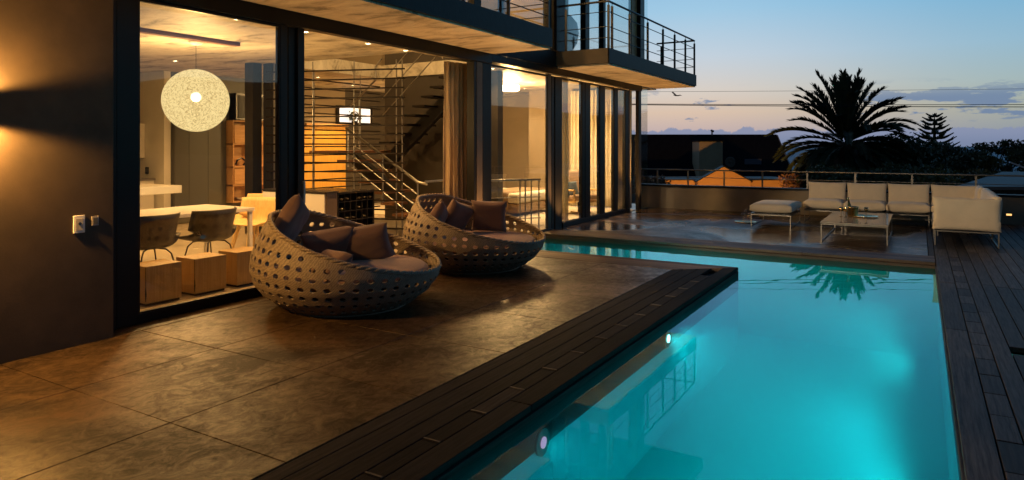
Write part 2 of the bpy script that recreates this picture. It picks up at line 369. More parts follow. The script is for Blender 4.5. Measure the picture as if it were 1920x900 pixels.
def wicker_mat():
    m, nt, b = new_mat('woven_rattan'); L = nt.links.new
    tc = N(nt, 'ShaderNodeTexCoord'); wv = N(nt, 'ShaderNodeTexWave', wave_type='BANDS', bands_direction='DIAGONAL'); L(tc.outputs['Object'], wv.inputs['Vector'])
    wv.inputs['Scale'].default_value = 22; wv.inputs['Distortion'].default_value = 5; wv.inputs['Detail'].default_value = 2; wv.inputs['Detail Scale'].default_value = 2
    n = N(nt, 'ShaderNodeTexNoise'); L(tc.outputs['Object'], n.inputs['Vector']); n.inputs['Scale'].default_value = 35; n.inputs['Detail'].default_value = 4
    cr = N(nt, 'ShaderNodeValToRGB'); e = cr.color_ramp.elements; e[0].color = (.13,.10,.07,1); e[1].color = (.29,.225,.16,1); e[0].position = .15; e[1].position = .8
    md = N(nt, 'ShaderNodeMath', operation='MULTIPLY_ADD'); L(wv.outputs['Fac'], md.inputs[0]); md.inputs[1].default_value = .5
    hf = N(nt, 'ShaderNodeMath', operation='MULTIPLY'); L(n.outputs['Fac'], hf.inputs[0]); hf.inputs[1].default_value = .6; L(hf.outputs[0], md.inputs[2])
    L(md.outputs[0], cr.inputs[0]); L(cr.outputs[0], b.inputs['Base Color']); b.inputs['Roughness'].default_value = .6
    bp = N(nt, 'ShaderNodeBump'); L(md.outputs[0], bp.inputs['Height']); bp.inputs['Strength'].default_value = .5; bp.inputs['Distance'].default_value = .006; L(bp.outputs[0], b.inputs['Normal'])
    return m
m_wicker = wicker_mat()
m_brass = M('polished_brass', (.80,.55,.25), .18, 1.0)
m_silver = M('silver_plate', (.75,.68,.58), .12, 1.0)
m_bottle = M('bottle_glass', (.03,.05,.02), .12)
m_leafdark = M('dark_leaf', (.022,.035,.016), .6, col2=(.045,.060,.022), ns=3)
m_leafgreen = M('hedge_leaf', (.03,.055,.018), .6, col2=(.055,.075,.025), ns=2)
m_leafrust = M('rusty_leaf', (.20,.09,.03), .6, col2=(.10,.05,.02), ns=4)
m_trunk = M('bark', (.06,.045,.035), .85, col2=(.035,.028,.022), ns=10, bump=.4)

# ------------------------------------------------------------------ setting: land, sea, pool, terraces
def ground_and_sea():
    # land: one sheet, dropping to the shore
    mb = MB(); nx, ny = 60, 60; 
    def gz(x, y):
        d = x*math.sin(-YAW)+y*math.cos(YAW)
        z = -3.6 - max(0, d-30)*.055 - max(0, d-110)*.16
        z += 1.2*mnoise.noise(Vector((x*.02, y*.02, 0)))*min(1, max(0, d-20)/40)
        return max(z, -62)
    xs = [-400+i*800/nx for i in range(nx+1)]; ys = [-200+j*800/ny for j in range(ny+1)]
    vs = [(x, y, gz(x, y)) for y in ys for x in xs]
    fs = [(j*(nx+1)+i, j*(nx+1)+i+1, (j+1)*(nx+1)+i+1, (j+1)*(nx+1)+i) for j in range(ny) for i in range(nx)]
    mb.add(vs, fs); o = mb.build('ground', M('hillside_scrub', (.035,.04,.022), .9, col2=(.06,.05,.03), ns=.4, bump=.5, bs=3), smooth=True); tag(o, kind='structure')
    mb = MB(); mb.add([(-45000,-45000,-55),(45000,-45000,-55),(45000,45000,-55),(-45000,45000,-55)], [(0,1,2,3)])
    o = mb.build('sea', M('sea_water', (.05,.17,.30), .6, ns=.05, bump=.5, bs=.05, spec=.3)); tag(o, kind='structure')
    # mountain out of frame to the right: the windows mirror it
    mb = MB(); n = 60; vs = []; fs = []
    for j in range(9):
        for i in range(n+1):
            a = R_(8+i*2.2); t = j/8
            h = (26+34*math.exp(-((i-20)/11)**2)+22*math.exp(-((i-42)/9)**2))*(1+.25*mnoise.noise(Vector((i*.35, 2, 0))))
            r = 420+t*260; vs.append((r*math.sin(a), r*math.cos(a), -30+(h+30)*math.sin(t*PI/2)*1.0))
    for j in range(8):
        for i in range(n): a = j*(n+1)+i; fs.append((a, a+1, a+n+2, a+n+1))
    mb.add(vs, fs); o = mb.build('hills', M('mountain_scrub', (.03,.035,.03), .9, col2=(.05,.05,.04), ns=.02), smooth=True); tag(o, kind='structure')
ground_and_sea()

WX0, WX1, WY0, WY1 = -2.05, .19, -3.0, 11.02     # main pool
LX0, LY0 = -6.03, 9.26                            # leg of the pool that reaches the house
ZW = -.085; ZB = -1.45
def pool():
    poly = [(WX0, WY0), (WX1, WY0), (WX1, WY1), (LX0, WY1), (LX0, LY0), (WX0, LY0)]
    mb = MB(); n = len(poly)
    # sloping rim foot (coved) basin
    vs = [(x, y, -.14) for x, y in poly]+[(x, y, ZB) for x, y in poly]
    mb.add(vs, [(i, i+n, (i+1) % n+n, (i+1) % n) for i in range(n)]+[tuple(range(n, 2*n))])
    o = mb.build('pool_basin', m_basin); tag(o, kind='structure')
    m = o.modifiers.new('b', 'BEVEL'); m.width = .55; m.segments = 8; m.limit_method = 'WEIGHT'
    # bevel only the foot of the walls
    me = o.data; at = me.attributes.new('bevel_weight_edge', 'FLOAT', 'EDGE')
    for ed in me.edges:
        a, b = [me.vertices[i].co.z for i in ed.vertices]
        at.data[ed.index].value = 1.0 if (a < -1 and b < -1) else 0.0
    me.polygons.foreach_set('use_smooth', [True]*len(me.polygons))
    mb = MB(); e = .002
    mb.add([(WX0+e, WY0+e, ZW), (WX1-e, WY0+e, ZW), (WX1-e, WY1-e, ZW), (LX0+e, WY1-e, ZW), (LX0+e, LY0+e, ZW), (WX0+e, LY0+e, ZW)], [(0,1,2,3,4,5)])
    o = mb.build('water', m_water); tag(o, kind='structure')
    e = .004; mb = MB(); mb.prism([(WX0+e, WY0+e), (WX1-e, WY0+e), (WX1-e, WY1-e), (LX0+e, WY1-e), (LX0+e, LY0+e), (WX0+e, LY0+e)], ZB+.004, ZW-.004)
    m = bpy.data.materials.new('pool_water_body'); m.use_nodes = True; nt = m.node_tree; nt.nodes.clear()
    out = N(nt, 'ShaderNodeOutputMaterial'); v = N(nt, 'ShaderNodeVolumePrincipled')
    v.inputs['Color'].default_value = (.06,.90,.95,1); v.inputs['Density'].default_value = .42; v.inputs['Anisotropy'].default_value = .25; v.inputs['Absorption Color'].default_value = (.05,.75,.80,1)
    nt.links.new(v.outputs[0], out.inputs['Volume'])
    o = mb.build('pool_water_body', m); tag(o, kind='stuff')
pool()
def terraces():
    # near terrace: concrete slabs with open joints
    mb = MB(); base = MB()
    xs = [-5.79, -4.78, -3.72, -2.75]; ys = [-3.2]+[2.39+1.065*k for k in range(-4, 7)]
    ys = [y for y in ys if y < 8.6 and y > -3]; ys = [-3.0]+ys+[8.67]
    g = .0032
    for i in range(3):
        for j in range(len(ys)-1):
            mb.box(xs[i]+g, xs[i+1]-g, ys[j]+g, ys[j+1]-g, -.06, 0)
    mb.box(-6.08, -5.80+g*0-.003, 3.2, 8.67, -.06, -.001)
    o = mb.build('terrace', m_terr, bevel=.003); tag(o, kind='structure')
    base.box(-6.1, -2.05, -3.0, 9.24, -.30, -.062)
    base.box(-6.1, .19, 11.03, 17.1, -.3, -.062)
    o = base.build('terrace_base', m_under); tag(o, kind='structure')
    # far terrace, wet
    mb = MB(); 
    xs = [-6.03, -4.0, -2.0, .10]; ys = [11.66, 13.4, 15.2, 17.1]
    for i in range(3):
        for j in range(3): mb.box(xs[i]+.002, xs[i+1]-.002, ys[j]+.002, ys[j+1]-.002, -.06, 0)
    o = mb.build('terrace_floor', m_wet); tag(o, kind='structure')
    # interior floor
terraces()
def coping():
    random.seed(3)
    # along the near terrace: boards parallel to the pool edge, third row cut short
    mb = MB(); wds = [.115, .155, .135, .12, .165]; x = -2.742; gap = .006
    for k, wd in enumerate(wds):
        x1 = x+wd-gap
        ycut = lambda xx: 9.25-( -2.04-xx)*.82      # mitre
        if k == 3:
            y = -3.0
            while y < 8.5:
                y2 = min(y+.46, ycut(x))
                mb.box(x, x1, y, y2-.010, -.042, -.002*(random.random()))
                y += .46
        else:
            y = -3.0; first = True
            while y < 8.4:
                ln = random.uniform(4.5, 7.0); y2 = min(y+ln, 9.2)
                if y2 > 8.2: y2 = 9.2
                if y2 >= 9.19:
                    ya, yb = ycut(x), ycut(x1)
                    mb.prism([(x, y), (x1, y), (x1, yb), (x, ya)], -.042, 0)
                    break
                mb.box(x, x1, y, y2-.006, -.042, -.002*random.random()); y = y2
        x += wd
    sl = MB(); y = -3.0+.455
    while y < 8.3: sl.box(-2.335, -2.225, y-.006, y+.008, -.004, .004); y += .46
    o = sl.build('coping_vents', M('vent_metal', (.06,.05,.04), .6, .3)); tag(o, kind='structure')
    # fascia board under the nosing
    mb.box(-2.075, -2.043, -3.0, 9.2, -.175, -.045)
    o = mb.build('pool_coping', m_deckY, bevel=.004); tag(o, kind='structure')
    # leg edge: boards across
    mb = MB()
    y = 8.70
    for k in range(4):
        y0 = y+k*.142; y1 = y0+.136
        xa = -2.04-(9.25-y0)/.82; xb = -2.04-(9.25-y1)/.82
        mb.prism([(-6.04, y0), (min(xa, -2.05), y0), (min(xb, -2.05), y1), (-6.04, y1)], -.042, 0)
    mb.box(-6.03, -2.05, 9.235, 9.266, -.175, -.045)
    # far edge
    for k in range(4):
        y0 = 11.04+k*.155
        xx = -6.03
        while xx < .1:
            x2 = min(xx+random.uniform(1.8, 3.2), .185)
            if .185-x2 < .5: x2 = .185
            mb.box(xx, x2-.004, y0, y0+.149, -.042, -.001*random.random()); xx = x2
    mb.box(-6.03, .18, 11.012, 11.045, -.175, -.045)
    o = mb.build('pool_edge_boards', m_deckX, bevel=.004); tag(o, kind='structure')
    # deck on the right, boards run away from the viewer
    mb = MB(); x = .192; k = 0
    while x < 7.2:
        wd = .128 if k else .165
        yend = 17.75
        if k == 1:
            y = -3.0
            while y < 11.3:
                y2 = y+.42; mb.box(x, x+wd-.008, y, y2-.010, -.042, -.003*random.random()); y = y2
            mb.box(x, x+wd-.008, y, 14.2, -.042, 0); mb.box(x, x+wd-.008, 14.207, yend, -.042, 0)
        else:
            y = -3.0-random.random()*2
            ybr = [6.50, 6.72] if k == 3 else None
            while y < yend:
                y2 = min(y+random.uniform(2.2, 4.2), yend)
                if ybr and y < ybr[0] < y2: y2 = ybr[0]
                mb.box(x, x+wd-.008, max(y, -3.2), y2-.006, -.042, -.003*random.random())
                if ybr and abs(y2-ybr[0]) < 1e-6: y = ybr[1]
                else: y = y2
        x += wd; k += 1
    mb.box(.178, .2, -3.0, 11.0, -.175, -.043)
    # strip beside the far terrace
    mb.box(.112, .184, 11.66, 17.75, -.042, -.001)
    o = mb.build('deck', m_deckR, bevel=.004); tag(o, kind='structure')
    mb = MB(); mb.box(.20, 7.2, -3.2, 17.75, -.4, -.10); o = mb.build('deck_base', m_under); tag(o, kind='structure')
    mb = MB(); mb.box(.52, .72, 6.44, 6.78, -.099, -.072); o = mb.build('skimmer_water', emit('dim_pool_glow', (.02,.16,.13), .35)); tag(o, kind='structure')  # teal light in the board gap put in as emission
    o = MB().box(-6.06, -6.03, 9.2, 11.04, -.2, -.01).build('pool_end_kerb', m_brown); tag(o, kind='structure')
coping()

# ------------------------------------------------------------------ house
FX = -6.05
house = thing('house', 'modern two storey house with dark framed glass walls, lit warm inside', 'house')
def part(mb, name, mat, **kw): return mb.build(name, mat, house, **kw)
def house_shell():
    part(MB().box(-6.75, -5.80, -5, 3.225, -.05, 3.10), 'exterior_wall', m_plaster, bevel=.006)
    part(MB().box(-16.5, -6.10, -5, 18.0, -.06, .0), 'floor', m_floor_in)
    # slab over the ground floor, with the stair well left open
    mb = MB()
    X0, X1, Y0, Y1 = -10.3, -6.98, 8.62, 11.6
    mb.box(-16.5, -6.12, -5, Y0, 3.10, 3.38); mb.box(-16.5, X0, Y0+.0, Y1, 3.10, 3.38); mb.box(X1, -6.12, Y0, Y1, 3.10, 3.38); mb.box(-16.5, -6.12, Y1, 17.9, 3.10, 3.38)
    part(mb, 'ceiling', m_ceil)
    # interior walls
    part(MB().box(-13.35, -13.05, 8.40, 11.9, 0, 3.1), 'back_wall', m_greycab)
    part(MB().box(-13.35, -13.05, 11.9, 13.3, 0, 3.1), 'rear_wall', m_taupe)
    part(MB().box(-13.35, -13.05, 13.3, 17.9, 0, 3.1), 'rear_dark_wall', m_darkwall)
    part(MB().box(-16.4, -13.2, 8.25, 8.39, 0, 3.1).box(-13.2, -13.04, 8.25, 8.39, 0, 3.1), 'kitchen_wall', m_white)
    part(MB().box(-16.45, -16.3, -5, 8.25, 0, 3.1), 'side_wall', m_white)
    part(MB().box(-16.4, -6.8, -5, -4.8, 0, 3.1), 'end_wall', m_white)
    part(MB().box(-10.2, -7.25, 11.62, 11.82, 0, 6.1), 'stair_wall', m_darkwall)
    part(MB().box(-12.9, -9.3, 17.6, 17.8, 0, 3.1), 'bedroom_wall', m_taupe)
    part(MB().box(-9.3, -7.95, 16.55, 16.7, 0, 3.1).box(-9.4, -9.3, 16.7, 17.6, 0, 3.1), 'bedroom_panel', m_taupe)
    # upper rooms
    part(MB().box(-12, -11.8, -4, 16.5, 3.39, 6.1), 'upper_rear_wall', m_taupe)
    part(MB().box(-11.8, -6.12, 11.83, 11.95, 3.39, 6.1), 'upper_partition', m_taupe)
    part(MB().box(-12.2, -4.7, -5, 17.3, 6.10, 6.36), 'roof', m_fascia)
    part(MB().box(-12, -6.12, -5, 3.3, 3.39, 6.09), 'upper_wall', m_plaster)
    # edge beam between the balconies
    part(MB().box(-6.118, -5.99, -5, 16.6, 3.105, 3.40), 'edge_beam', m_fascia)
house_shell()
def facade():
    f = MB(); xa, xb = -6.11, -6.025
    def post(y0, y1, z0=0., z1=2.93, a=xa, b=xb): f.box(a, b, y0, y1, z0, z1)
    post(3.24, 3.36, b=-6.0); post(3.375, 3.57); 
    post(5.16, 5.255); post(5.30, 5.40, a=-6.17, b=-6.06); post(5.405, 5.50)
    post(8.96, 9.02, a=-6.17); post(9.20, 9.45, b=-6.02)
    post(11.60, 11.70); post(11.74, 12.03, z0=-.15, b=-6.02)
    post(12.985, 13.10); post(13.12, 13.37, b=-6.02); post(13.90, 14.17); post(14.72, 14.93); post(15.41, 15.60); post(16.30, 16.48, z1=3.1)
    f.box(-6.13, -6.0, 3.24, 9.45, 2.935, 3.095); f.box(-6.13, -6.0, 9.452, 16.48, 2.97, 3.095)
    f.box(xa+.003, xb-.003, 3.571, 5.16, 0, .085); f.box(-6.09, -6.0, 12.04, 15.60, .002, .09)
    f.box(-6.14, -5.99, 9.452, 11.73, -.16, -.004); f.box(-6.11, -6.0, 9.452, 11.6, -.002, .02)
    f.box(-6.12, -6.0, 5.51, 9.19, -.005, .006)
    part(f, 'window_frame', m_frame, bevel=.004)
    for bb in ((-6.10, -6.02, 9.03, 9.19, 0, 2.93), (-6.09, -6.03, 11.46, 11.59, .02, 2.96), (-5.99, -5.91, 3.228, 3.238, 0, 2.93), (-6.08,-6.02,15.62,15.70,.0,2.96)): part(MB().box(*bb), 'timber_jamb', m_brown)
    # panes
    for i, (y0, y1, z0) in enumerate(((3.572, 5.158, .087), (9.452, 11.46, .02), (12.032, 12.983, .09), (13.372, 13.898, .09), (14.172, 14.718, .09), (14.932, 15.408, .09))):
        fr = MB()
        t = .014
        fr.box(-6.065, -6.03, y0, y0+t, z0, 2.935).box(-6.065, -6.03, y1-t, y1, z0, 2.935).box(-6.065, -6.03, y0+t, y1-t, z0, z0+t).box(-6.065, -6.03, y0+t, y1-t, 2.90, 2.935)
        d = part(fr, 'glass_door', m_frame)
        MB().box(-6.052, -6.044, y0+t*.5, y1-t*.5, z0+.01, 2.925).build('pane', m_glass, d)
        if i in (0,):
            MB().box(-5.975, -5.96, 5.43, 5.455, .95, 1.2).box(-5.985, -5.975, 5.43, 5.455, .95, .98).box(-5.985, -5.975, 5.43, 5.455, 1.17, 1.2).build('handle', m_steel, d, local=False)
    # frameless fin of glass past the far corner, both storeys
    part(MB().box(-6.06, -6.045, 16.49, 17.0, .02, 3.08).box(-6.06, -6.045, 16.49, 17.0, 3.42, 6.08), 'glass_fin', m_glass)
    # end wall: ground floor glass behind curtain
    part(MB().box(-7.94, -6.12, 16.50, 16.51, .02, 3.08), 'end_pane', m_glass)
    # upper storey
    u = MB()
    def up(y0, y1, a=-6.11, b=-5.985): u.box(a, b, y0, y1, 3.402, 6.09)
    up(3.3, 3.5); up(5.6, 5.75); up(8.9, 9.1); up(11.40, 11.52); up(11.60, 11.98, b=-5.92); up(12.0, 12.1)
    up(13.05, 13.25); up(14.0, 14.12); up(16.20, 16.48, b=-5.94)
    u.box(-6.12, -5.98, 3.5, 16.2, 5.98, 6.095)
    u.box(-7.62, -7.5, 16.40, 16.5, 3.402, 6.09); u.box(-9.0, -8.9, 16.4, 16.5, 3.402, 6.09)
    part(u, 'upper_window_frame', m_frame, bevel=.004)
    part(MB().box(-6.115, -6.03, 15.83, 16.19, 3.402, 5.97), 'upper_timber_jamb', m_oakY)
    for y0, y1 in ((3.5, 5.6), (5.75, 8.9), (9.1, 11.4), (12.1, 13.05), (13.25, 14.0), (14.12, 15.83)):
        part(MB().box(-6.05, -6.042, y0, y1, 3.40, 5.98), 'upper_pane', m_glass)
    part(MB().box(-11.8, -6.12, 16.45, 16.458, 3.402, 6.09), 'upper_end_pane', m_glass)
facade()
def balconies():
    b1 = MB().box(-5.985, -4.90, 3.0-8, 9.46, 3.12, 3.41).build('balcony', m_fascia, house, bevel=.004)
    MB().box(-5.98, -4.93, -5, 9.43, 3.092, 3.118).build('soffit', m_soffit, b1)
    b2 = MB().box(-5.985, -4.905, 11.73, 17.45, 3.12, 3.40).build('balcony', m_fascia, house, bevel=.004)
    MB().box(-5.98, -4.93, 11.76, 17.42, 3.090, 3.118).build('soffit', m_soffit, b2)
    MB().box(-6.0, -4.93, 11.722, 11.727, 3.125, 3.395).build('end_face', m_brown, b2)
    MB().box(-5.98, -4.93, 9.462, 9.466, 3.125, 3.405).build('end_face', m_brown, b1)
    def rail(b, xf, ya, yb, posts, ends, xb=-5.93):
        r = MB(); zt = 4.27
        path = [(xb, ya, zt), (xf, ya, zt), (xf, yb, zt)] if 'a' in ends else [(xf, ya, zt), (xf, yb, zt)]
        if 'b' in ends: path.append((xb, yb, zt))
        r.tube(path, .021, 8)
        for z in (4.08, 3.80, 3.60):
            r.tube([(p[0], p[1], z) for p in path], .0085, 6)
        r.build('railing', m_dsteel, b, smooth=False)
        for y in posts: MB().box(xf-.022, xf+.022, y-.012, y+.012, 3.40, 4.20).tube([(xf, y, 4.19), (xf, y, 4.26)], .007, 6).build('railing_post', m_dsteel, b)
        for e, y in (('a', ya), ('b', yb)):
            if e in ends: MB().box(xb+.1, xb+.14, y-.012, y+.012, 3.40, 4.2).build('railing_post', m_dsteel, b)
    rail(b2, -4.94, 11.78, 17.38, (11.78, 11.95, 12.85, 13.9, 14.9, 15.75, 16.6, 17.38), 'ab')
    rail(b1, -4.94, -2.0, 9.40, (.5, 1.6, 2.7, 3.8, 4.9, 6.0, 7.1, 8.2, 9.38), 'b')
balconies()

# ------------------------------------------------------------------ lamps (those called added are put in for their light)
def spot(name, loc, power, color=WARM, size=R_(120), blend=.6, aim=(0,0,-1), r=.04, parent=None):
    l = bpy.data.lights.new(name, 'SPOT'); l.energy = power; l.color = color; l.spot_size = size; l.spot_blend = blend; l.shadow_soft_size = r
    o = bpy.data.objects.new(name, l); COL.objects.link(o); o.location = loc
    o.rotation_euler = Vector(aim).to_track_quat('-Z', 'Y').to_euler()
    if parent: o.parent = parent; o.location = Vector(loc)-Vector(parent.location)
    return o
def point(name, loc, power, color=WARM, r=.06, parent=None):
    l = bpy.data.lights.new(name, 'POINT'); l.energy = power; l.color = color; l.shadow_soft_size = r
    o = bpy.data.objects.new(name, l); COL.objects.link(o); o.location = loc
    if parent: o.parent = parent; o.location = Vector(loc)-Vector(parent.location)
    return o
m_lens = emit('downlight_lens', (1.0,.78,.42), 22)
DL = [(-6.95,5.31,'between dining table and open door, above the first door post',34), (-6.95,6.36,'over the open doorway, second along the glass front',34), (-6.95,7.55,'third along the glass front, before the stairs',34), (-6.95,8.40,'nearest the curtain, by the stair well',30),
      (-11.3,7.36,'over the kitchen behind the globe lamp',55), (-11.3,10.7,'deep in the house behind the slat screen',60), (-9.2,4.1,'over the dining table end beside the dark wall',30),
      (-12.1,12.6,'added over the amber panelling behind the stairs',60), (-7.13,11.25,'in the bedroom ceiling beside the dark post',26), (-9.72,15.9,'at the far bedroom wall, left of the pair',30), (-8.90,15.6,'at the far bedroom wall, right of the pair',30), (-7.59,15.1,'before the curtains, left of three',34), (-6.75,14.3,'before the curtains, nearest the glass',34), (-6.66,15.1,'before the curtains, last towards the corner',34)]  # the one over the amber panelling is added to brighten it
for x, y, lab, pw in DL:
    t = thing('downlight', 'small round recessed ceiling light '+lab, 'ceiling light', (x, y, 3.098), group='recessed ceiling downlights')
    MB().lathe([(.052,.0),(.055,-.006),(.040,-.008),(.036,-.002)], n=20).build('trim_ring', m_white, t, local=True)
    MB().lathe([(.035,-.003),(.0,-.0045)], n=16).build('lens', m_lens, t, local=True)
    s = spot('downlight_beam', (x, y, 3.08), pw*((6.0 if x > -8 and y > 14 else 3.6) if y > 11 else 5.0), WARM if y < 11 else ((1,.70,.38) if y > 14 else WARM2), R_(125), .7, parent=t)
def globe():
    t = thing('pendant_lamp', 'large round woven globe lamp glowing over the dining table', 'pendant lamp', (-8.97, 6.16, 3.1))
    MB().lathe([(.10,0),(.10,-.012),(.075,-.04),(.03,-.055),(0,-.057)], n=28).build('ceiling_rose', m_white, t, local=True, smooth=True)
    MB().tube([(0,0,-.05),(0,0,-.42)], .004, 6).build('cord', m_black, t, local=True)
    m = bpy.data.materials.new('thread_globe'); m.use_nodes = True; nt = m.node_tree; nt.nodes.clear(); L = nt.links.new
    out = N(nt, 'ShaderNodeOutputMaterial'); tc = N(nt, 'ShaderNodeTexCoord')
    n = N(nt, 'ShaderNodeTexNoise'); L(tc.outputs['Object'], n.inputs['Vector']); n.inputs['Scale'].default_value = 17; n.inputs['Detail'].default_value = 5; n.inputs['Distortion'].default_value = 2.5
    cr = N(nt, 'ShaderNodeValToRGB'); L(n.outputs['Fac'], cr.inputs[0]); e = cr.color_ramp.elements; e[0].position = .36; e[0].color = (.55,.36,.13,1); e[1].position = .54; e[1].color = (.92,.70,.31,1)
    em = N(nt, 'ShaderNodeEmission'); L(cr.outputs[0], em.inputs['Color']); em.inputs['Strength'].default_value = 1.25
    tr = N(nt, 'ShaderNodeBsdfTransparent')
    pass
    mx = N(nt, 'ShaderNodeMixShader'); mr = N(nt, 'ShaderNodeMapRange'); L(n.outputs['Fac'], mr.inputs['Value']); mr.inputs['From Min'].default_value = .34; mr.inputs['From Max'].default_value = .52; mr.inputs['To Min'].default_value = .42; mr.inputs['To Max'].default_value = .10
    L(mr.outputs[0], mx.inputs[0]); L(em.outputs[0], mx.inputs[1]); L(tr.outputs[0], mx.inputs[2]); L(mx.outputs[0], out.inputs[0])
    MB().lathe([(.45*math.sin(PI*k/28), -.85-.45*math.cos(PI*k/28)) for k in range(29)], n=48).build('lamp_shade', m, t, local=True, smooth=True)
    MB().lathe([(.07*math.sin(PI*k/12)+.0001, -.80-.07*math.cos(PI*k/12)) for k in range(13)], n=20).build('bulb', emit('hot_bulb', (1,.86,.58), 12), t, local=True, smooth=True)
    point('globe_glow', (-8.97, 6.16, 2.25), 1500, WARM2, .12, parent=t)
globe()
def bed_lamp():
    t = thing('ceiling_lamp', 'bright glowing white drum lamp on the bedroom ceiling', 'ceiling lamp', (-8.39, 14.0, 3.1))
    MB().lathe([(.05,0),(.05,-.06)], n=16).build('mount', m_white, t, local=True)
    MB().lathe([(.20,-.06),(.23,-.09),(.23,-.17),(.18,-.20),(0,-.205)], n=28).build('lamp_shade', emit('drum_shade', (1,.80,.48), 14), t, local=True, smooth=True)
    point('drum_glow', (-8.39, 14.0, 2.72), 520, WARM2, .18, parent=t)
bed_lamp()
def sconce():
    t = thing('wall_light', 'up and down wall light on the dark plaster wall', 'wall light', (-5.80, 2.13, 1.87))
    MB().box(-.0, .11, -.09, .09, -.085, .085).build('housing', m_frame, t, local=True, bevel=.004)
    spot('up_beam', (-5.70, 2.19, 1.962), 260, (1,.50,.12), R_(168), .3, (-.03,0,1), .03, t)
    spot('down_beam', (-5.70, 2.19, 1.778), 330, (1,.50,.12), R_(168), .3, (-.03,0,-1), .03, t)
sconce()
# soffit lights under the balcony and lamps upstairs, all added and unseen
for y, p, lab in ((-.6, 10, 'nearest the viewer'), (1.0, 10, 'above the wall light'), ):
    t = thing('added_soffit_light', 'added recessed lamp in the balcony underside '+lab, 'added soffit light', (-5.4, y, 3.088), group='added soffit lamps')
    MB().lathe([(.05,0),(.05,-.006),(.0,-.008)], n=16).build('lens', m_lens, t, local=True)
    spot('added_soffit_beam', (-5.4, y, 3.07), p, WARM, R_(120), .7, parent=t)
for i, (x, y, p, lab) in enumerate(((-8.2, 6.0, 500, 'in the first upstairs room'), (-8.2, 10.2, 500, 'in the upstairs room beside the dark column'), (-10.8, 14.0, 14, 'in the upstairs corner room'))):
    t = thing('ceiling_lamp', 'added round flush lamp, unseen, on the ceiling '+lab, 'ceiling lamp', (x, y, 6.095))
    MB().lathe([(.16,0),(.16,-.03),(.12,-.06),(0,-.065)], n=24).build('lamp_shade', emit('added_flush_shade', (1,.75,.4), 6 ), t, local=True)
    point('added_flush_glow', (x, y, 5.95), p, WARM2, .14, parent=t)
for i, (x, y, p, lab) in enumerate(((-5.84, 8.98, 260, 'behind the farther daybed'), (-5.86, 6.15, 130, 'between the daybeds'), (-5.86, 11.9, 330, 'at the dark corner post'), (-5.86, 16.2, 330, 'at the far house corner'))):  # uplights added to brighten the balcony undersides
    t = thing('added_floor_uplight', 'added small recessed floor uplight by the glass '+lab, 'added floor light', (x, y, .001), group='added floor uplights along the glass')
    MB().lathe([(.035,0),(.035,.004),(.026,.005)], n=16).build('trim_ring', m_dsteel, t, local=True); MB().lathe([(.025,.003),(0,.0045)], n=14).build('lens', m_lens, t, local=True)
    spot('added_uplight_beam', (x, y, .03), p, WARM, R_(95), .8, (.18,0,1), .03, t)
for x, y, z, p, aim, lab in ((-5.6, -2.5, 2.75, 2600, (.6, 16, 0), 'high on the dark wall behind the viewer, turned to the sofas'),):  # unseen lamp added to warm the sofas
    t = thing('added_flood_light', 'added unseen floodlight '+lab, 'added flood light', (-5.80, y, z))
    MB().box(0, .10, -.03, .03, -.03, .03).box(.10, .24, -.10, .10, -.07, .07).build('housing', m_dsteel, t, local=True)
    MB().box(.11, .23, .101, .106, -.06, .06).build('lens', m_lens, t, local=True)
    spot('added_flood_beam', (x, y+.13, z), p*1.15, (1,.76,.50), R_(22), .5, Vector(aim)-Vector((x, y, z)), .08, t)
# pool lamps: two in the near wall; the rest are added for water glow
def pool_lamps():
    m_low = emit('added_pool_lamp_low', (.3,.9,.95), .8); m_on = emit('pool_lamp_on', (.75,1.0,.98), 9); m_pink = emit('pool_lamp_multicolour', (1.0,.22,.38), 1.3)
    spots = [((WX0, 6.29, -.215), (1,-.02,-.30), 22, 'glowing white underwater lamp in the pool wall, the farther one', m_on),
             ((WX0, 3.80, -.265), (1,.0,-.30), 3, 'pink and blue underwater lamp in the pool wall, the nearer one', m_pink),
             ((WX0, .6, -.36), (1,.0,-.30), 45, 'added underwater lamp in the pool wall nearest the viewer', m_on),
             ((WX1, 8.4, -.75), (-1,.0,.05), 60, 'added underwater lamp under the timber deck, farthest one', m_low),
             ((WX1, 5.4, -.75), (-1,.0,.05), 64, 'added underwater lamp under the timber deck, middle one', m_low),
             ((WX1, 2.6, -.75), (-1,.0,.05), 34, 'added underwater lamp under the timber deck, nearest one', m_low),
             ((-3.6, LY0, -.40), (.0,1,-.15), 70, 'added hidden underwater lamp in the narrow pool leg towards the house', m_on)]
    for loc, aim, p, lab, mt in spots:
        t = thing('pool_lamp', lab, 'pool light', loc, group='underwater pool lamps')
        s = 1 if loc[0] < -1 else -1
        if loc[1] == LY0: t.rotation_euler = (0, 0, PI/2)
        def disc(r, d0, d1):
            mb = MB(); n = 20
            for d in (d0, d1): mb.v += [Vector((s*d, r*math.cos(2*PI*k/n), r*math.sin(2*PI*k/n))) for k in range(n)]
            mb.f += [tuple(range(n, 2*n))]+[(k, (k+1) % n, (k+1) % n+n, k+n) for k in range(n)]
            return mb
        flush = loc[0] > 0
        disc(.085, 0, .002 if flush else .016).build('housing', m_black, t, local=True)
        disc(.036, .0021 if flush else .0165, .003 if flush else .022).build('lens', mt, t, local=True)
        spot('pool_beam', (loc[0]+s*.05, loc[1], loc[2]), p, (.06,.88,.92), R_(160), .6, aim, .05, t) if (loc[1] != LY0 and loc[0] < -1) else spot('pool_beam', (loc[0]-.28, loc[1], loc[2]), p, (.06,.88,.92), R_(170), .5, aim, .2, t) if loc[1] != LY0 else spot('pool_beam', (loc[0], loc[1]+.05, loc[2]), p, (.06,.88,.92), R_(160), .6, aim, .05)
pool_lamps()

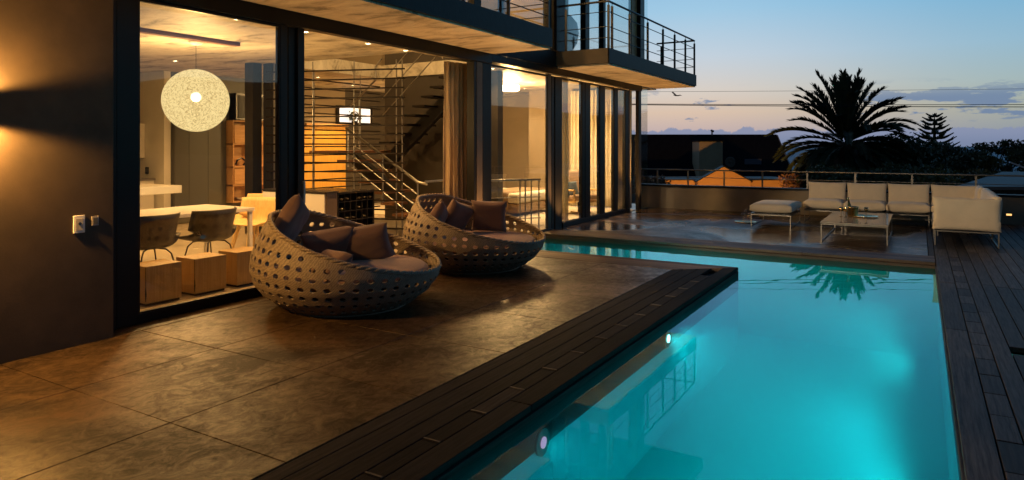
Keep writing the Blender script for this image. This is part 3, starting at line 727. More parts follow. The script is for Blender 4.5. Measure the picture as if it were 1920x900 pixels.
# ------------------------------------------------------------------ interior things
def box_stool(y, label, crack=False):
    t = thing('block_stool', label, 'stool', (-6.60, y, 0), group='oak block stools inside the window')
    MB().box(-.33, 0, 0, .385, .025, .395).build('body', m_oak, t, local=True, bevel=.006)
    MB().box(-.315, -.015, .015, .37, 0, .024).build('plinth', m_black, t, local=True)
    if crack:
        MB().add([(-.0,.0,.05),(.0015,.006,.12),(.0015,-.0015,.2),(-.001,-.0025,.39),(-.01,-.0025,.39),(-.006,-.0025,.2),(-.012,-.0025,.12),(-.006,-.0025,.05)], [(0,1,2,3,4,5,6,7)]).build('crack', m_under, t, local=True)
    return t
box_stool(3.985, 'oak block stool nearest the dark wall, split knot near its foot', True)
box_stool(4.52, 'oak block stool in the middle of the three, dark crack down one corner', True)
box_stool(5.04, 'oak block stool farthest from the dark wall, beside the woven daybed')
def dining():
    t = thing('dining_table', 'long white dining table under the globe lamp', 'table', (-8.45, 4.9, 0))
    MB().box(-8.95, -7.90, 3.5, 6.32, .70, .745).build('tabletop', m_whitegloss, t, bevel=.003)
    for x in (-8.92, -7.93-.04):
        for y in (3.53, 6.25): MB().box(x, x+.05, y, y+.05, 0, .70).build('leg', m_whitegloss, t)
    # shell chairs
    def shell_chair(label, loc, rz, mat, legmat, wood=False, group='charcoal shell chairs round the dining table'):
        t = thing('shell_chair', label, 'chair', loc, rz, group)
        mb = MB(); nu, nv = 16, 10
        def P(u, v):      # u across -1..1, v from seat front 0 to back top 1
            w_ = .29*(1+.06*v) 
            if v < .45:
                k = v/.45; y = -.24+.44*k; z = .45-.02*math.sin(k*PI)+.10*(abs(u)**4)*(.4+k)
                x = u*w_
            else:
                k = (v-.45)/.55; y = .20+.07*k-.22*(abs(u)**3)*(1-.15*k); z = .45+.37*k+.14*(1-k)*abs(u)**4*.7
                x = u*w_*(1.0+.05*k)
            return Vector((x, y, z))
        vs = [P(-1+2*i/nu, j/nv) for j in range(nv+1) for i in range(nu+1)]
        mb.add(vs, [(j*(nu+1)+i, j*(nu+1)+i+1, (j+1)*(nu+1)+i+1, (j+1)*(nu+1)+i) for j in range(nv) for i in range(nu)])
        o = mb.build('seat_shell', mat, t, local=True, smooth=True); s = o.modifiers.new('s', 'SOLIDIFY'); s.thickness = .016
        for sx in (-1, 1):
            for sy in (-1, 1):
                if wood: g = MB().tube([(sx*.16, sy*.15, .44), (sx*.25, sy*.24, 0)], [.022, .012], 8)
                else: g = MB().tube([(sx*.03, sy*.06, .43), (sx*.13, sy*.13, .41), (sx*.17, sy*.17, .36), (sx*.25, sy*.23, .0)], .009, 8)
                g.build('leg', legmat, t, local=True)
        return t
    a = shell_chair('charcoal shell chair behind the first oak block, backs to the glass', (-7.60, 4.62, 0), R_(-92), m_shell, m_dsteel)
    dup(a, loc=(-7.60, 5.40, 0), rz=R_(-84), label='charcoal shell chair behind the middle oak block, backs to the glass')
    dup(a, loc=(-9.30, 5.15, 0), rz=R_(90), label='charcoal shell chair on the far side of the dining table, kitchen side')
    shell_chair('honey oak shell chair at the end of the dining table', (-8.45, 6.78, 0), R_(10), m_oak, m_oak, True, None)
    shell_chair('honey oak chair tucked at the far table corner behind the table leg', (-9.1, 7.25, 0), R_(-10), m_oak, m_oak, True, None)
    # kitchen
    t = thing('kitchen_island', 'white slab kitchen counter behind the dining table', 'counter', (-11.2, 5.5, 0))
    MB().box(-11.4, -10.48, 2.5, 6.94, .82, .945).build('countertop', m_whitegloss, t, bevel=.004)
    MB().box(-11.3, -10.7, 2.6, 6.0, 0, .819).build('body', m_white, t)
    t = thing('kitchen_shelf', 'grey framed wall cupboard on the white kitchen wall', 'cupboard', (-14.0, 8.1, 1.4))
    MB().box(-14.5, -13.7, 7.95, 8.245, 1.35, 2.05).build('body', m_white, t)
    MB().box(-14.45, -13.75, 7.93, 7.948, 1.38, 1.68).box(-14.45, -13.75, 7.93, 7.948, 1.72, 2.02).build('door', m_greycab, t)
    t = thing('wall_socket', 'small black socket on the white kitchen wall', 'socket', (-13.6, 8.24, 1.1))
    MB().box(-13.66, -13.56, 8.235, 8.249, 1.02, 1.16).build('plate', m_black, t)
    MB().box(-13.64, -13.58, 8.232, 8.235, 1.05, 1.13).build('insert', m_greycab, t)
    t = thing('kitchen_worktop', 'low kitchen worktop with steel hob against the white wall', 'counter', (-14.5, 7.9, 0))
    MB().box(-16, -13.3, 7.6, 8.2, 0, .90).build('body', m_white, t); MB().box(-16, -13.28, 7.58, 8.22, .902, .94).build('worktop', m_steel, t)
    # tall grey cupboard + oak shelf wall
    t = thing('tall_cupboard', 'tall dark grey cupboards on the back wall behind the globe lamp', 'cupboard', (-12.9, 9.0, 0))
    for y0, y1 in ((8.42, 8.72), (8.725, 9.16), (9.165, 9.60)): MB().box(-13.04, -12.93, y0, y1, .02, 2.7).build('door', m_greycab, t, bevel=.003)
    t = thing('bookcase', 'honey oak open shelving beside the tall grey cupboards', 'bookcase', (-12.9, 10.1, 0))
    y0, y1 = 9.64, 11.2
    MB().box(-13.03, -13.0, y0, y1, .35, 2.15).build('back_panel', m_oakY, t)
    for z in (.36, .72, 1.12, 1.62, 2.12): MB().box(-13.0, -12.75, y0, y1, z, z+.03).build('shelf', m_oakY, t)
    for y in (y0, 10.25, y1-.03): MB().box(-13.0, -12.76, y, y+.03, .39, 2.12).build('side_panel', m_oakY, t)
    MB().box(-12.76, -12.74, y0+.03, y1-.04, 1.66, 2.05).build('door', m_oakY, t); MB().box(-12.76, -12.74, y0+.03, 10.2, .76, 1.10).build('door', m_oakY, t)
    o = MB().lathe([(.09,0),(.15,.04),(.16,.06),(.14,.055),(.085,.015)], (-12.87, 10.0, .39), 20).build('bowl', m_whitegloss, smooth=True); tag(o, 'pale shallow bowl on the lowest oak shelf', 'bowl')
    o = MB().tube([(-12.88, 9.8, 1.18), (-12.88, 9.84, 1.28), (-12.88, 9.95, 1.33), (-12.88, 10.08, 1.25), (-12.88, 10.0, 1.17)], .022, 8).build('sculpture', m_black); tag(o, 'small dark curled sculpture on the middle oak shelf', 'sculpture')
    t = thing('wall_oven', 'dark glass fronted oven unit above the oak shelving', 'oven', (-12.9, 10.2, 2.15))
    MB().box(-13.04, -12.80, 9.75, 10.9, 2.17, 2.75).build('body', m_black, t); MB().box(-12.80, -12.785, 9.8, 10.85, 2.2, 2.7).build('door', m_frame, t)
    o = MB().box(-8.62, -8.50, 3.3, 6.55, 3.045, 3.098).build('ceiling_batten', m_tread, bevel=.004); tag(o, 'long reddish timber batten fixed under the concrete ceiling', 'ceiling batten')
dining()
def bar_unit():
    t = thing('sideboard', 'white drawer sideboard with dark end beside the open doorway', 'sideboard', (-8.1, 7.5, 0))
    MB().box(-8.80, -7.44, 7.215, 7.42, 0, .90).build('body', m_brown, t)
    MB().box(-8.82, -7.42, 7.18, 7.44, .903, .925).build('top', m_dsteel, t)
    for i in range(3):
        x1 = -7.47-i*.45
        MB().box(x1-.435, x1, 7.195, 7.214, .50, .885).build('drawer', m_whitegloss, t, bevel=.002); MB().box(x1-.435, x1, 7.195, 7.214, .04, .465).build('drawer', m_whitegloss, t, bevel=.002)
    t = thing('wine_rack', 'black wine rack full of bottles behind the white drawers', 'wine rack', (-7.9, 7.9, 0))
    MB().box(-8.5, -7.46, 7.46, 8.25, 0, .02).box(-8.5, -7.46, 7.46, 8.25, .87, .90).box(-8.5, -8.48, 7.46, 8.25, .02, .87).box(-8.5,-7.46,7.46,7.48,.02,.87).box(-8.5,-7.46,8.23,8.25,.02,.87).build('case', m_black, t)
    fr = MB()
    for k in range(1, 6): fr.box(-7.9, -7.47, 7.48, 8.23, .02+k*.145, .028+k*.145)
    for k in range(1, 6): fr.box(-7.9, -7.47, 7.48+k*.125, 7.486+k*.125, .02, .87)
    fr.build('divider', m_dsteel, t)
    random.seed(5); first = None
    for r in range(6):
        for c in range(6):
            if random.random() < .35: continue
            y = 7.545+c*.125; z = .02+.145*r+.048
            if first is None:
                o = MB(); prof = [(-.32,.036),(-.05,.037),(-.02,.018),(.07,.014),(.07,.0)]
                b = MB(); n = 10
                for xx, rr in prof: b.v += [Vector((xx, rr*math.cos(2*PI*k/n), rr*math.sin(2*PI*k/n))) for k in range(n)]
                for i in range(len(prof)-1): b.f += [(i*n+k, i*n+(k+1) % n, (i+1)*n+(k+1) % n, (i+1)*n+k) for k in range(n)]
                b.f.append(tuple(range(n))); first = b.build('wine_bottle', M('foil_capped_bottle', (.05,.045,.03), .2, 0), smooth=True)
                tag(first, 'dark wine bottle lying in the black rack', 'bottle', 'wine bottles in the rack'); first.location = (-7.53, y, z)
            else: dup(first, loc=(-7.53, y, z))
bar_unit()
def slat_screens():
    t = thing('slat_screen', 'ceiling high screen of dark horizontal slats on steel rods before the stairs', 'screen', (-8.9, 8.8, 0))
    P0 = Vector((-7.66, 9.23, 0)); P1 = Vector((-10.2, 8.42, 0)); d = (P1-P0)
    for k in range(18):
        z = 2.93-.163*k
        q = 1.0 if z > .80 else .27
        if z < .12: break
        a = P0+Vector((0,0,z)); b = P0+d*q+Vector((0,0,z))
        MB().bar(a, b, .045, .024).build('slat', m_slat, t)
    for fr, zb in ((.02, 0), (.06, 0), (.36, .8), (.66, .8), (.95, .8)):
        p = P0+d*fr; n = Vector((-d.y, d.x, 0)).normalized()*-.03
        MB().tube([(p.x+n.x, p.y+n.y, zb), (p.x+n.x, p.y+n.y, 3.1)], .011, 8).build('rod', m_steel, t)
    t2 = thing('slat_screen', 'second slat screen running back along the far side of the stair well', 'screen', (-10.3, 10, 0))
    for k in range(17):
        z = 2.90-.165*k
        MB().box(-10.31, -10.27, 8.9, 11.55, z-.012, z+.012).build('slat', m_slat, t2)
    for y in (9.6, 10.9): MB().tube([(-10.25, y, 0), (-10.25, y, 3.1)], .012, 8).build('rod', m_steel, t2)
    t = thing('column', 'dark steel column beside the slat screen, inside the glass', 'column', (-10.4, 8.35, 0))
    MB().box(-10.55, -10.33, 8.22, 8.42, 0, 3.098).build('shaft', m_dsteel, t, bevel=.005); MB().box(-10.32, -10.12, 8.44, 8.62, 0, 3.097).build('casing', m_dsteel, t, bevel=.005)
slat_screens()
def stairs():
    t = thing('staircase', 'open tread wooden staircase with steel handrail turning inside the house', 'staircase', (-8.8, 10.4, 0))
    # lower flight climbs away from the glass
    for k in range(7):
        x = -7.55-.27*k; z = .19*(k+1)
        MB().box(x-.31, x, 9.45, 10.35, z-.045, z).build('tread', m_tread, t, bevel=.004)
    MB().bar((-7.45, 9.9, .05), (-9.45, 9.9, 1.36), .12, .22).build('stringer', m_dsteel, t)
    MB().box(-10.22, -9.45, 9.45, 11.5, 1.44, 1.50).build('landing', m_tread, t)
    # upper flight comes back towards the glass
    for k in range(9):
        x = -9.42+.215*k; z = 1.68+.178*k
        MB().add([(x, 10.55, z), (x+.30, 10.55, z), (x+.30, 11.5, z), (x, 11.5, z), (x, 10.55, z-.04), (x+.30, 10.55, z-.04), (x+.30, 11.5, z-.04), (x, 11.5, z-.04)], [(0,1,2,3),(4,7,6,5),(0,4,5,1),(1,5,6,2),(2,6,7,3),(3,7,4,0)]).build('tread', m_slat, t)
    MB().bar((-9.65, 11.02, 1.18), (-7.25, 11.02, 3.16), .12, .26).build('stringer', m_dsteel, t)
    h = MB(); h.tube([(-7.35, 9.46, .93), (-7.55, 9.46, .96), (-9.25, 9.46, 1.93)], .026, 10).build('handrail', m_steel, t, smooth=True)
    for dz in (.22, .44, .66): MB().tube([(-7.55, 9.46, .96-dz), (-9.1, 9.46, 1.85-dz)], .012, 8).build('rail', m_steel, t)
    for x, z0, z1 in ((-9.2, 1.2, 1.9), (-8.35, .55, 1.42), (-7.55, 0, .96)): MB().tube([(x, 9.46, z0), (x, 9.46, z1)], .016, 8).build('baluster', m_steel, t)
    MB().tube([(-10.15, 10.5, 2.42), (-9.46, 10.5, 2.93), (-9.46, 10.5, 3.2), (-9.3, 10.5, 3.35)], .02, 8).build('handrail', m_steel, t)
    MB().tube([(-9.9, 10.5, 1.5), (-9.9, 10.5, 2.55)], .015, 8).build('baluster', m_steel, t)
    for k in range(3): MB().tube([(-9.3, 10.52, 2.2+.35*k), (-7.6, 10.52, 3.6+.35*k)], .011, 6).build('rail', m_steel, t)
    tp = thing('potted_plant', 'small dark leafy plant silhouetted against the bright white panel', 'plant', (-12.85, 13.45, 2.15))
    MB().lathe([(.07,0),(.09,.10),(.08,.10)], n=14).build('pot', m_black, tp, local=True)
    pl = MB(); leaf_cloud(pl, (0,0,.22), .18, .26, .14, 90, .05, 77, 0); pl.build('foliage', m_leafdark, tp, local=True)
    # guard rail at the stair foot
    t = thing('balustrade', 'short steel guard rail at the stair foot by the curtain', 'railing', (-7.4, 10.2, 0))
    for x in (-7.25, -7.6): MB().tube([(x, 10.30, 0), (x, 10.30, .95)], .016, 8).build('post', m_steel, t)
    MB().tube([(-7.62, 9.75, .95), (-7.62, 10.30, .95), (-7.2, 10.30, .95)], .022, 8).build('top_rail', m_steel, t)
    MB().tube([(-7.6, 10.30, .62), (-7.25, 10.30, .62)], .011, 8).build('mid_rail', m_steel, t)
    t = thing('balustrade', 'long steel guard rail behind the bedroom glass, before the bed', 'railing', (-7.2, 12, 0))
    pts = [(-7.15, 10.35), (-6.52, 11.25), (-6.24, 11.55)]
    for z, r in ((.95, .022), (.62, .010), (.22, .010)): MB().tube([(x, y, z) for x, y in pts], r, 8).build('rail' if z < .9 else 'top_rail', m_steel, t)
    for x, y in ((-7.0, 10.56), (-6.52, 11.25), (-6.45, 11.33), (-6.37, 11.42), (-6.26, 11.52)): MB().tube([(x, y, 0), (x, y, .95)], .014, 8).build('post', m_steel, t)
    # amber timber wall and bright window deep in the house
    t = thing('timber_partition', 'amber timber panelling deep in the house behind the slats', 'panelling', (-12.9, 12.6, 0))
    MB().box(-13.04, -12.98, 11.85, 13.25, .3, 2.1).build('panel', M('amber_panel', (.72,.40,.07), .5, col2=(.60,.32,.05), ns=3, stretch=(1,14,1)), t)
    MB().box(-12.98, -12.9, 11.85, 13.3, 2.1, 2.15).build('cap', m_oakY, t)
    t = thing('lit_screen', 'bright white backlit panel deep behind the stairs', 'screen', (-13, 13.5, 2.3))
    MB().box(-13.04, -13.0, 12.95, 14.3, 2.17, 2.65).build('frame', m_black, t); MB().box(-12.999, -12.99, 13.05, 14.2, 2.2, 2.62).build('display', emit('white_panel', (.9,.86,.8), 1.05), t)
stairs()
def curtain(name_label, p, q, z0, z1, amp, n, seed=0, group=None, flare=0):
    p = Vector((*p, 0)); q = Vector((*q, 0)); d = q-p; L_ = d.length; d.normalize(); nn = Vector((-d.y, d.x, 0)); random.seed(seed)
    mb = MB(); cols = n*10; rows = 10; vs = []
    ph = random.random()*6
    for j in range(rows+1):
        t = j/rows; z = z0+(z1-z0)*t
        for i in range(cols+1):
            u = i/cols; a = amp*(.75+.5*mnoise.noise(Vector((u*9, seed, t*1.5))))
            off = a*math.sin(2*PI*n*u+ph+1.2*mnoise.noise(Vector((u*5, t*1.2, seed))))
            off += flare*(1-t)**4*mnoise.noise(Vector((u*7, seed+3, 1)))
            vs.append(p+d*(u*L_+.015*mnoise.noise(Vector((u*20, t*3, seed))))+nn*off+Vector((0,0,z)))
    mb.add(vs, [(j*(cols+1)+i, j*(cols+1)+i+1, (j+1)*(cols+1)+i+1, (j+1)*(cols+1)+i) for j in range(rows) for i in range(cols)])
    o = mb.build('curtain', m_curtain2 if 'pale' in name_label or 'far open' in name_label or 'beside the dark' in name_label else m_curtain, smooth=True); s = o.modifiers.new('s', 'SOLIDIFY'); s.thickness = .006
    tag(o, name_label, 'curtain', group); return o
curtain('long linen curtain gathered at the edge of the open doorway', (-6.42, 8.72), (-6.30, 9.28), .02, 2.93, .05, 6, 1)
curtain('linen curtain gathered behind the glass beside the dark column', (-6.75, 13.0), (-6.30, 12.9), .02, 3.05, .05, 6, 2)
curtain('full width pale curtains behind the glass doors by the armchair', (-7.95, 16.36), (-6.25, 16.36), .02, 3.04, .055, 17, 3, flare=.25)
curtain('bunch of linen curtain in the far open corner', (-6.38, 15.68), (-6.36, 16.25), .02, 3.04, .045, 7, 4)
curtain('dark green curtain in the upstairs corner room', (-6.35, 12.2), (-6.35, 12.95), 3.42, 6.0, .05, 7, 5)
def curtain_rail():
    o = MB().tube([(-6.38, 8.6, 2.965), (-6.29, 9.30, 2.965)], .014, 8).build('curtain_rail', m_steel); tag(o, 'steel curtain rail above the gathered curtain in the open doorway', 'curtain rail')
curtain_rail()
def bedroom():
    t = thing('bed', 'double bed with white bedding and brown throw in the lit bedroom', 'bed', (-8.6, 14.3, 0))
    MB().box(-9.9, -7.7, 13.2, 15.0, .08, .30).build('base', m_throw, t, bevel=.03)
    MB().box(-9.92, -7.68, 13.18, 15.02, .30, .52).build('mattress', m_bedlinen, t, bevel=.07, seg=4)
    MB().box(-8.75, -7.95, 13.13, 15.06, .12, .555).build('throw', m_throw, t, bevel=.05, seg=3)
    for y in (13.65, 14.5): 
        o = cushion('pillow', m_bedlinen, t, (.45, .65, .16), (-9.6+8.6, y-14.3, .62), (0, -.45, 0), seed=y)
    MB().box(-10.05, -9.93, 13.1, 15.1, 0, 1.0).build('headboard', m_white, t, bevel=.01)
    o = MB().box(-12.5, -6.14, 12.1, 16.2, .001, .012).build('rug', fabric('cream_rug', (.62,.54,.40))); tag(o, 'cream rug covering the bedroom floor', 'rug')
    t = thing('bedside_table', 'beige bedside cabinet at the left edge of the bedroom window', 'bedside table', (-8.1, 12.6, 0))
    MB().box(-8.35, -8.0, 12.3, 12.7, .0, .95).build('body', m_tan, t, bevel=.01)
    MB().box(-8.345, -8.005, 12.285, 12.299, .5, .93).build('door', m_taupe, t)
    t = thing('table_lamp', 'small glass table lamp on the beige bedside cabinet', 'lamp', (-8.18, 12.5, .95))
    MB().lathe([(.05,0),(.02,.02),(.02,.08)], n=14).build('base', m_silver, t, local=True); MB().lathe([(.03,.08),(.06,.11),(.06,.16),(.03,.19),(0,.195)], n=16).build('lamp_shade', emit('little_lamp', (1,.75,.4), 2.0), t, local=True, smooth=True)
    # lounge armchair
    t = thing('armchair', 'low timber framed armchair with tan cushions by the pale curtains', 'armchair', (-6.85, 14.55, 0), R_(55))
    for s in (-1, 1):
        MB().tube([(s*.33, -.38, .32), (s*.33, -.38, .58), (s*.33, .30, .56), (s*.33, .42, .62)], .022, 8).build('armrest', m_oak, t, local=True)
        MB().bar((s*.31, -.38, .32), (s*.31, .38, .26), .04, .05).build('side_rail', m_oak, t, local=True)
    MB().tube([(0,0,.28), (0,0,.05)], .025, 8).build('pedestal', m_black, t, local=True)
    MB().box(-.32, .32, -.03, .03, .01, .05).box(-.03, .03, -.32, .32, .012, .048).build('base', m_oak, t, local=True)
    cushion('seat_cushion', m_tan, t, (.60, .66, .15), (0, -.04, .38), (R_(-7),0,0), puff=.6, seed=2, edge=.6)
    cushion('back_cushion', m_tan, t, (.60, .68, .15), (0, .42, .68), (R_(68),0,0), puff=.6, seed=3, edge=.6)
    t = thing('throw_pillow', 'slate blue cushion on the timber armchair', 'cushion', (-7.0, 14.42, .58), R_(55))
    cushion('cover', m_bluecush, t, (.40, .40, .14), (0, 0, 0), (R_(65),0,0), seed=4)
    # upstairs white chair
    t = thing('egg_chair', 'white rounded chair upstairs behind the balcony rail', 'chair', (-6.9, 13.75, 3.39), R_(40))
    MB().lathe([(.16,.0),(.16,.02),(.03,.05),(.03,.30)], n=20).build('pedestal', m_steel, t, local=True, smooth=True)
    mb = MB(); mb.lathe([(.02,.30),(.25,.33),(.36,.50),(.40,.72),(.36,.95),(.22,1.12),(.02,1.17)], n=24, sx=1, sy=.8); mb.build('seat_shell', M('white_fibreglass', (.75,.76,.74), .3), t, local=True, smooth=True)
    cushion('seat_cushion', m_cream, t, (.5,.45,.12), (0,-.1,.5), puff=.7, seed=8)
bedroom()

# ------------------------------------------------------------------ small wall plates
def plates():
    t = thing('light_switch', 'cream light switch plate with round knob on the dark wall', 'light switch', (-5.80, 2.945, .97))
    MB().box(0, .014, -.043, .043, -.07, .07).build('plate', m_white, t, local=True, bevel=.003)
    MB().box(.014, .017, -.028, .028, -.05, .045).build('rocker', M('beige_plastic', (.45,.40,.32), .4), t, local=True, bevel=.001)
    mb = MB(); mb.tube([(.017,0,.005), (.026,0,.005)], .012, 14); mb.build('knob', m_silver, t, local=True)
    t = thing('doorbell', 'small square grey button plate beside the larger switch', 'switch', (-5.80, 3.07, .985))
    MB().box(0, .012, -.028, .028, -.038, .038).build('plate', M('grey_plastic', (.30,.27,.23), .4), t, local=True, bevel=.003)
    MB().box(.012, .015, -.017, .017, -.024, .024).build('button', m_greycab, t, local=True)
plates()

# ------------------------------------------------------------------ woven daybeds
def daybed(label, loc, rz, rot=0):
    """local +X points to the high back"""
    t = thing('woven_daybed', label, 'daybed', loc, rz, 'woven daybeds on the terrace')
    prof = [(0, .58), (.06, .70), (.16, .83), (.28, .915), (.40, .945), (.52, .935), (.64, .895), (.76, .84), (.88, .775), (1.0, .70)]
    def rad(z):
        for (a, ra), (b, rb) in zip(prof, prof[1:]):
            if z <= b: k = (z-a)/(b-a); k = k*k*(3-2*k)*.4+k*.6; return ra+(rb-ra)*k
        return prof[-1][1]
    def rim(u): return .365+(.93-.365)*((1+math.cos(u))/2)**1.12
    NU, NV = 46, 10
    ZR = [0, .045, .115, .205, .300, .400, .500, .600, .700, .800, .905]
    def zrow(v):
        i = min(int(v), NV-1); return ZR[i]+(ZR[i+1]-ZR[i])*(v-i)
    def P(u, v):
        a = 2*PI*u/NU; h = rim(a); z = min(zrow(v)*(.80+.20*((1+math.cos(a))/2)), h); r = rad(z)
        wob = 1+.006*mnoise.noise(Vector((u*.7, v*1.1, 0)))
        return Vector((r*wob*math.cos(a), r*wob*math.sin(a), z))
    def clipped(u, v, m=.0): a = 2*PI*u/NU; return zrow(v)*(.80+.20*((1+math.cos(a))/2)) > rim(a)-m
    mb = MB(); vid = {}
    def V(u, v):
        k = (round((u % NU)*16), round(v*16))
        if k not in vid: vid[k] = len(mb.v); mb.v.append(P(u % NU, v))
        return vid[k]
    for i in range(NU):
        for j in range(NV):
            if clipped(i, j) and clipped(i+1, j) and clipped(i+.5, j): continue
            outer = [(0,0),(.5,0),(1,0),(1,.5),(1,1),(.5,1),(0,1),(0,.5)]
            rr = .245*(1+(random.random()-.5)*.12); ry = rr*1.06
            if j == 0: rr = .12
            ob = [V(i+o_[0], j+o_[1]) for o_ in outer]
            top = .5+ry
            if j == 0 or clipped(i+.5, j+top, .012) or clipped(i+.5-rr, j+.8, .012) or clipped(i+.5+rr, j+.8, .012):
                c = len(mb.v); mb.v.append(P(i+.5, j+.5))
                for k in range(8): mb.f.append((ob[k], ob[(k+1) % 8], c))
                continue
            ib = []; jx = (random.random()-.5)*.05; jy = (random.random()-.5)*.05
            for k in range(16):
                a = 2*PI*k/16-PI*.75
                ib.append(len(mb.v)); mb.v.append(P(i+.5+jx+rr*math.cos(a), j+.5+jy+ry*math.sin(a)))
            for k in range(8):
                a, b = ob[k], ob[(k+1) % 8]; p, q, r_ = ib[2*k], ib[2*k+1], ib[(2*k+2) % 16]
                mb.f.append((a, b, q)); mb.f.append((a, q, p)); mb.f.append((b, r_, q))
    o = mb.build('shell', m_wicker, t, local=True, smooth=True)
    s = o.modifiers.new('s', 'SOLIDIFY'); s.thickness = .016; s.offset = -1
    es = o.modifiers.new('e', 'EDGE_SPLIT'); es.split_angle = R_(42)
    # braided rim
    n = 300; pts = []; r_ = MB()
    for st in range(3):
        pts = []
        for k in range(n+1):
            a = 2*PI*k/n; p = P(NU*k/n % NU, NV); ph = a*26+st*2*PI/3
            rd = Vector((math.cos(a), math.sin(a), 0))
            pts.append(p-rd*.017+rd*.013*math.cos(ph)+Vector((0,0,.008+.013*math.sin(ph))))
        r_.tube(pts, .0135, 6, cap=False)
    r_.build('rim', m_wicker, t, local=True, smooth=True)
    MB().lathe([(.0,.0),(.60,.0),(.60,.03),(.0,.03)], n=40).build('base', m_wicker, t, local=True)
    MB().lathe([(0,.02),(.58,.02),(.80,.20),(.865,.25),(.865,.256),(0,.257)], n=48).build('seat_deck', m_under, t, local=True)
    # round mattress
    c = MB(); c.lathe([(0,.26),(.74,.26),(.80,.275),(.82,.315),(.81,.355),(.77,.385),(.5,.395),(0,.398)], n=56)
    cc = c.build('seat_cushion', m_mauve2, t, local=True, smooth=True)
    return t
bd = {}
W1 = W((653-960)/FPX*6.98, 6.98); W2 = W((890-960)/FPX*9.12, 9.12)
def back_dir(lat, dep): v = W(lat, dep); return math.atan2(v.y, v.x)
r1 = back_dir(-.93, .36); r2 = back_dir(-.86, .50); r1s = back_dir(-1, .10); r2s = back_dir(-.94, .34)
d1 = daybed('big round woven daybed nearest the viewer, in shadow, four mauve pillows', (W1.x, W1.y, 0), r1s)
d2 = dup(d1, loc=(W2.x, W2.y, 0), rz=r2s, label='round woven daybed farther along, its back lit warm, by the pool leg')
def pillow(label, base, rz, lx, ly, z, size, tilt, yaw, seed, roll=0):
    c, s = math.cos(rz), math.sin(rz)
    p = Vector((base.x+lx*c-ly*s, base.y+lx*s+ly*c, z))
    t = thing('pillow', label, 'pillow', p, 0, 'mauve pillows on the daybeds')
    M3 = Matrix.Rotation(rz+yaw, 4, 'Z') @ Matrix.Rotation(tilt, 4, 'Y') @ Matrix.Rotation(roll, 4, 'Z')
    o = cushion('cover', m_mauve, t, size, (0,0,0), M3.to_euler(), seed=seed, edge=.05, pinch=.11)
    e = M3.to_euler()
    return t
# tilt about Y: 90 degrees stands the pillow facing along X
pillow('mauve pillow standing against the tall back of the nearest daybed', W1, r1, .56, .20, .82, (.50,.50,.18), R_(64), R_(14), 1, R_(26))
pillow('mauve pillow lying below the high one on the nearest daybed', W1, r1, .26, .0, .56, (.46,.54,.18), R_(50), R_(-38), 2, R_(-9))
pillow('mauve pillow leaning in the middle of the nearest daybed, lit on its face', W1, r1, -.04, -.26, .57, (.46,.54,.18), R_(56), R_(-58), 3, R_(-12))
pillow('dark pillow low by the near rim of the nearest daybed', W1, r1, -.12, .50, .47, (.34,.50,.16), R_(38), R_(60), 4, R_(4))
pillow('mauve pillow at the left on the farther daybed, in front of another', W2, r2, .44, .26, .60, (.46,.46,.18), R_(66), R_(18), 5, R_(25))
pillow('mauve pillow half hidden in the middle of the farther daybed', W2, r2, .36, -.10, .62, (.46,.46,.18), R_(66), R_(-15), 6, R_(18))
pillow('square mauve pillow standing upright at the right on the farther daybed', W2, r2, .05, -.44, .62, (.46,.50,.19), R_(74), R_(-62), 7, R_(2))

# ------------------------------------------------------------------ lounge furniture on the far terrace
def steel_frame(t, x0, x1, y0, y1, z):
    f = MB(); s = .018
    for y in (y0, y1-s):
        f.box(x0, x0+s, y, y+s, 0, z); f.box(x1-s, x1, y, y+s, 0, z)
    f.box(x0, x0+s, y0+s, y1-s, .0, s); f.box(x1-s, x1, y0+s, y1-s, 0, s)
    f.box(x0, x1, y0, y0+s, z, z+s); f.box(x0, x1, y1-s, y1, z, z+s); f.box(x0, x0+s, y0+s, y1-s, z, z+s); f.box(x1-s, x1, y0+s, y1-s, z, z+s)
    f.build('frame', M('bronzed_steel', (.22,.20,.17), .4, .9), t)
def module(label, x0, x1, y0, y1, backs, name='sofa_module', group='cream sectional sofa modules', cat='sofa'):
    t = thing(name, label, cat, ((x0+x1)/2, (y0+y1)/2, 0), group=group)
    steel_frame(t, x0+.02, x1-.02, y0+.03, y1-.03, .22)
    MB().box(x0+.02, x1-.02, y0+.03, y1-.03, .243, .262).build('platform', m_black, t)
    cx, cy_ = 0, 0
    cushion('seat_cushion', m_cream, t, (x1-x0-.01, y1-y0, .20), (0, 0, .36), puff=.8, seed=x0*3+y0, edge=.5)
    for b in backs:
        if b == 'N': cushion('back_cushion', m_cream, t, (x1-x0-.01, .46, .17), (0, (y1-y0)/2-.07, .575), (R_(84),0,0), puff=.8, seed=x0+1, edge=.42)
        if b == 'E': cushion('back_cushion', m_cream, t, (.46, y1-y0-.01, .17), ((x1-x0)/2-.06, 0, .575), (0,R_(-85),0), puff=.8, seed=y0+2, edge=.42)
        if b == 'S': cushion('back_cushion', m_cream, t, (x1-x0+.02, .52, .17), (0, -(y1-y0)/2+.07, .51), (R_(90),0,0), puff=.7, seed=x0+5, edge=.5)
    return t
ys0, ys1 = 15.62, 16.45
module('cream sofa seat nearest the house, next to the ottoman', -2.13, -1.36, ys0, ys1, 'N')
module('cream sofa seat in the middle of the long run, behind the ice bucket', -1.36, -.59, ys0, ys1, 'N')
module('cream sofa seat beside the corner piece', -.59, .18, ys0, ys1, 'N')
module('cream corner seat of the sofa by the railing', .18, 1.06, ys0, ys1+.02, 'NE')
module('cream side seat of the sofa between corner and end arm', .24, 1.10, 14.25, 15.62, 'E')
module('cream end seat of the sofa, its arm panel turned towards the pool', .18, 1.08, 12.98, 14.25, 'ES')
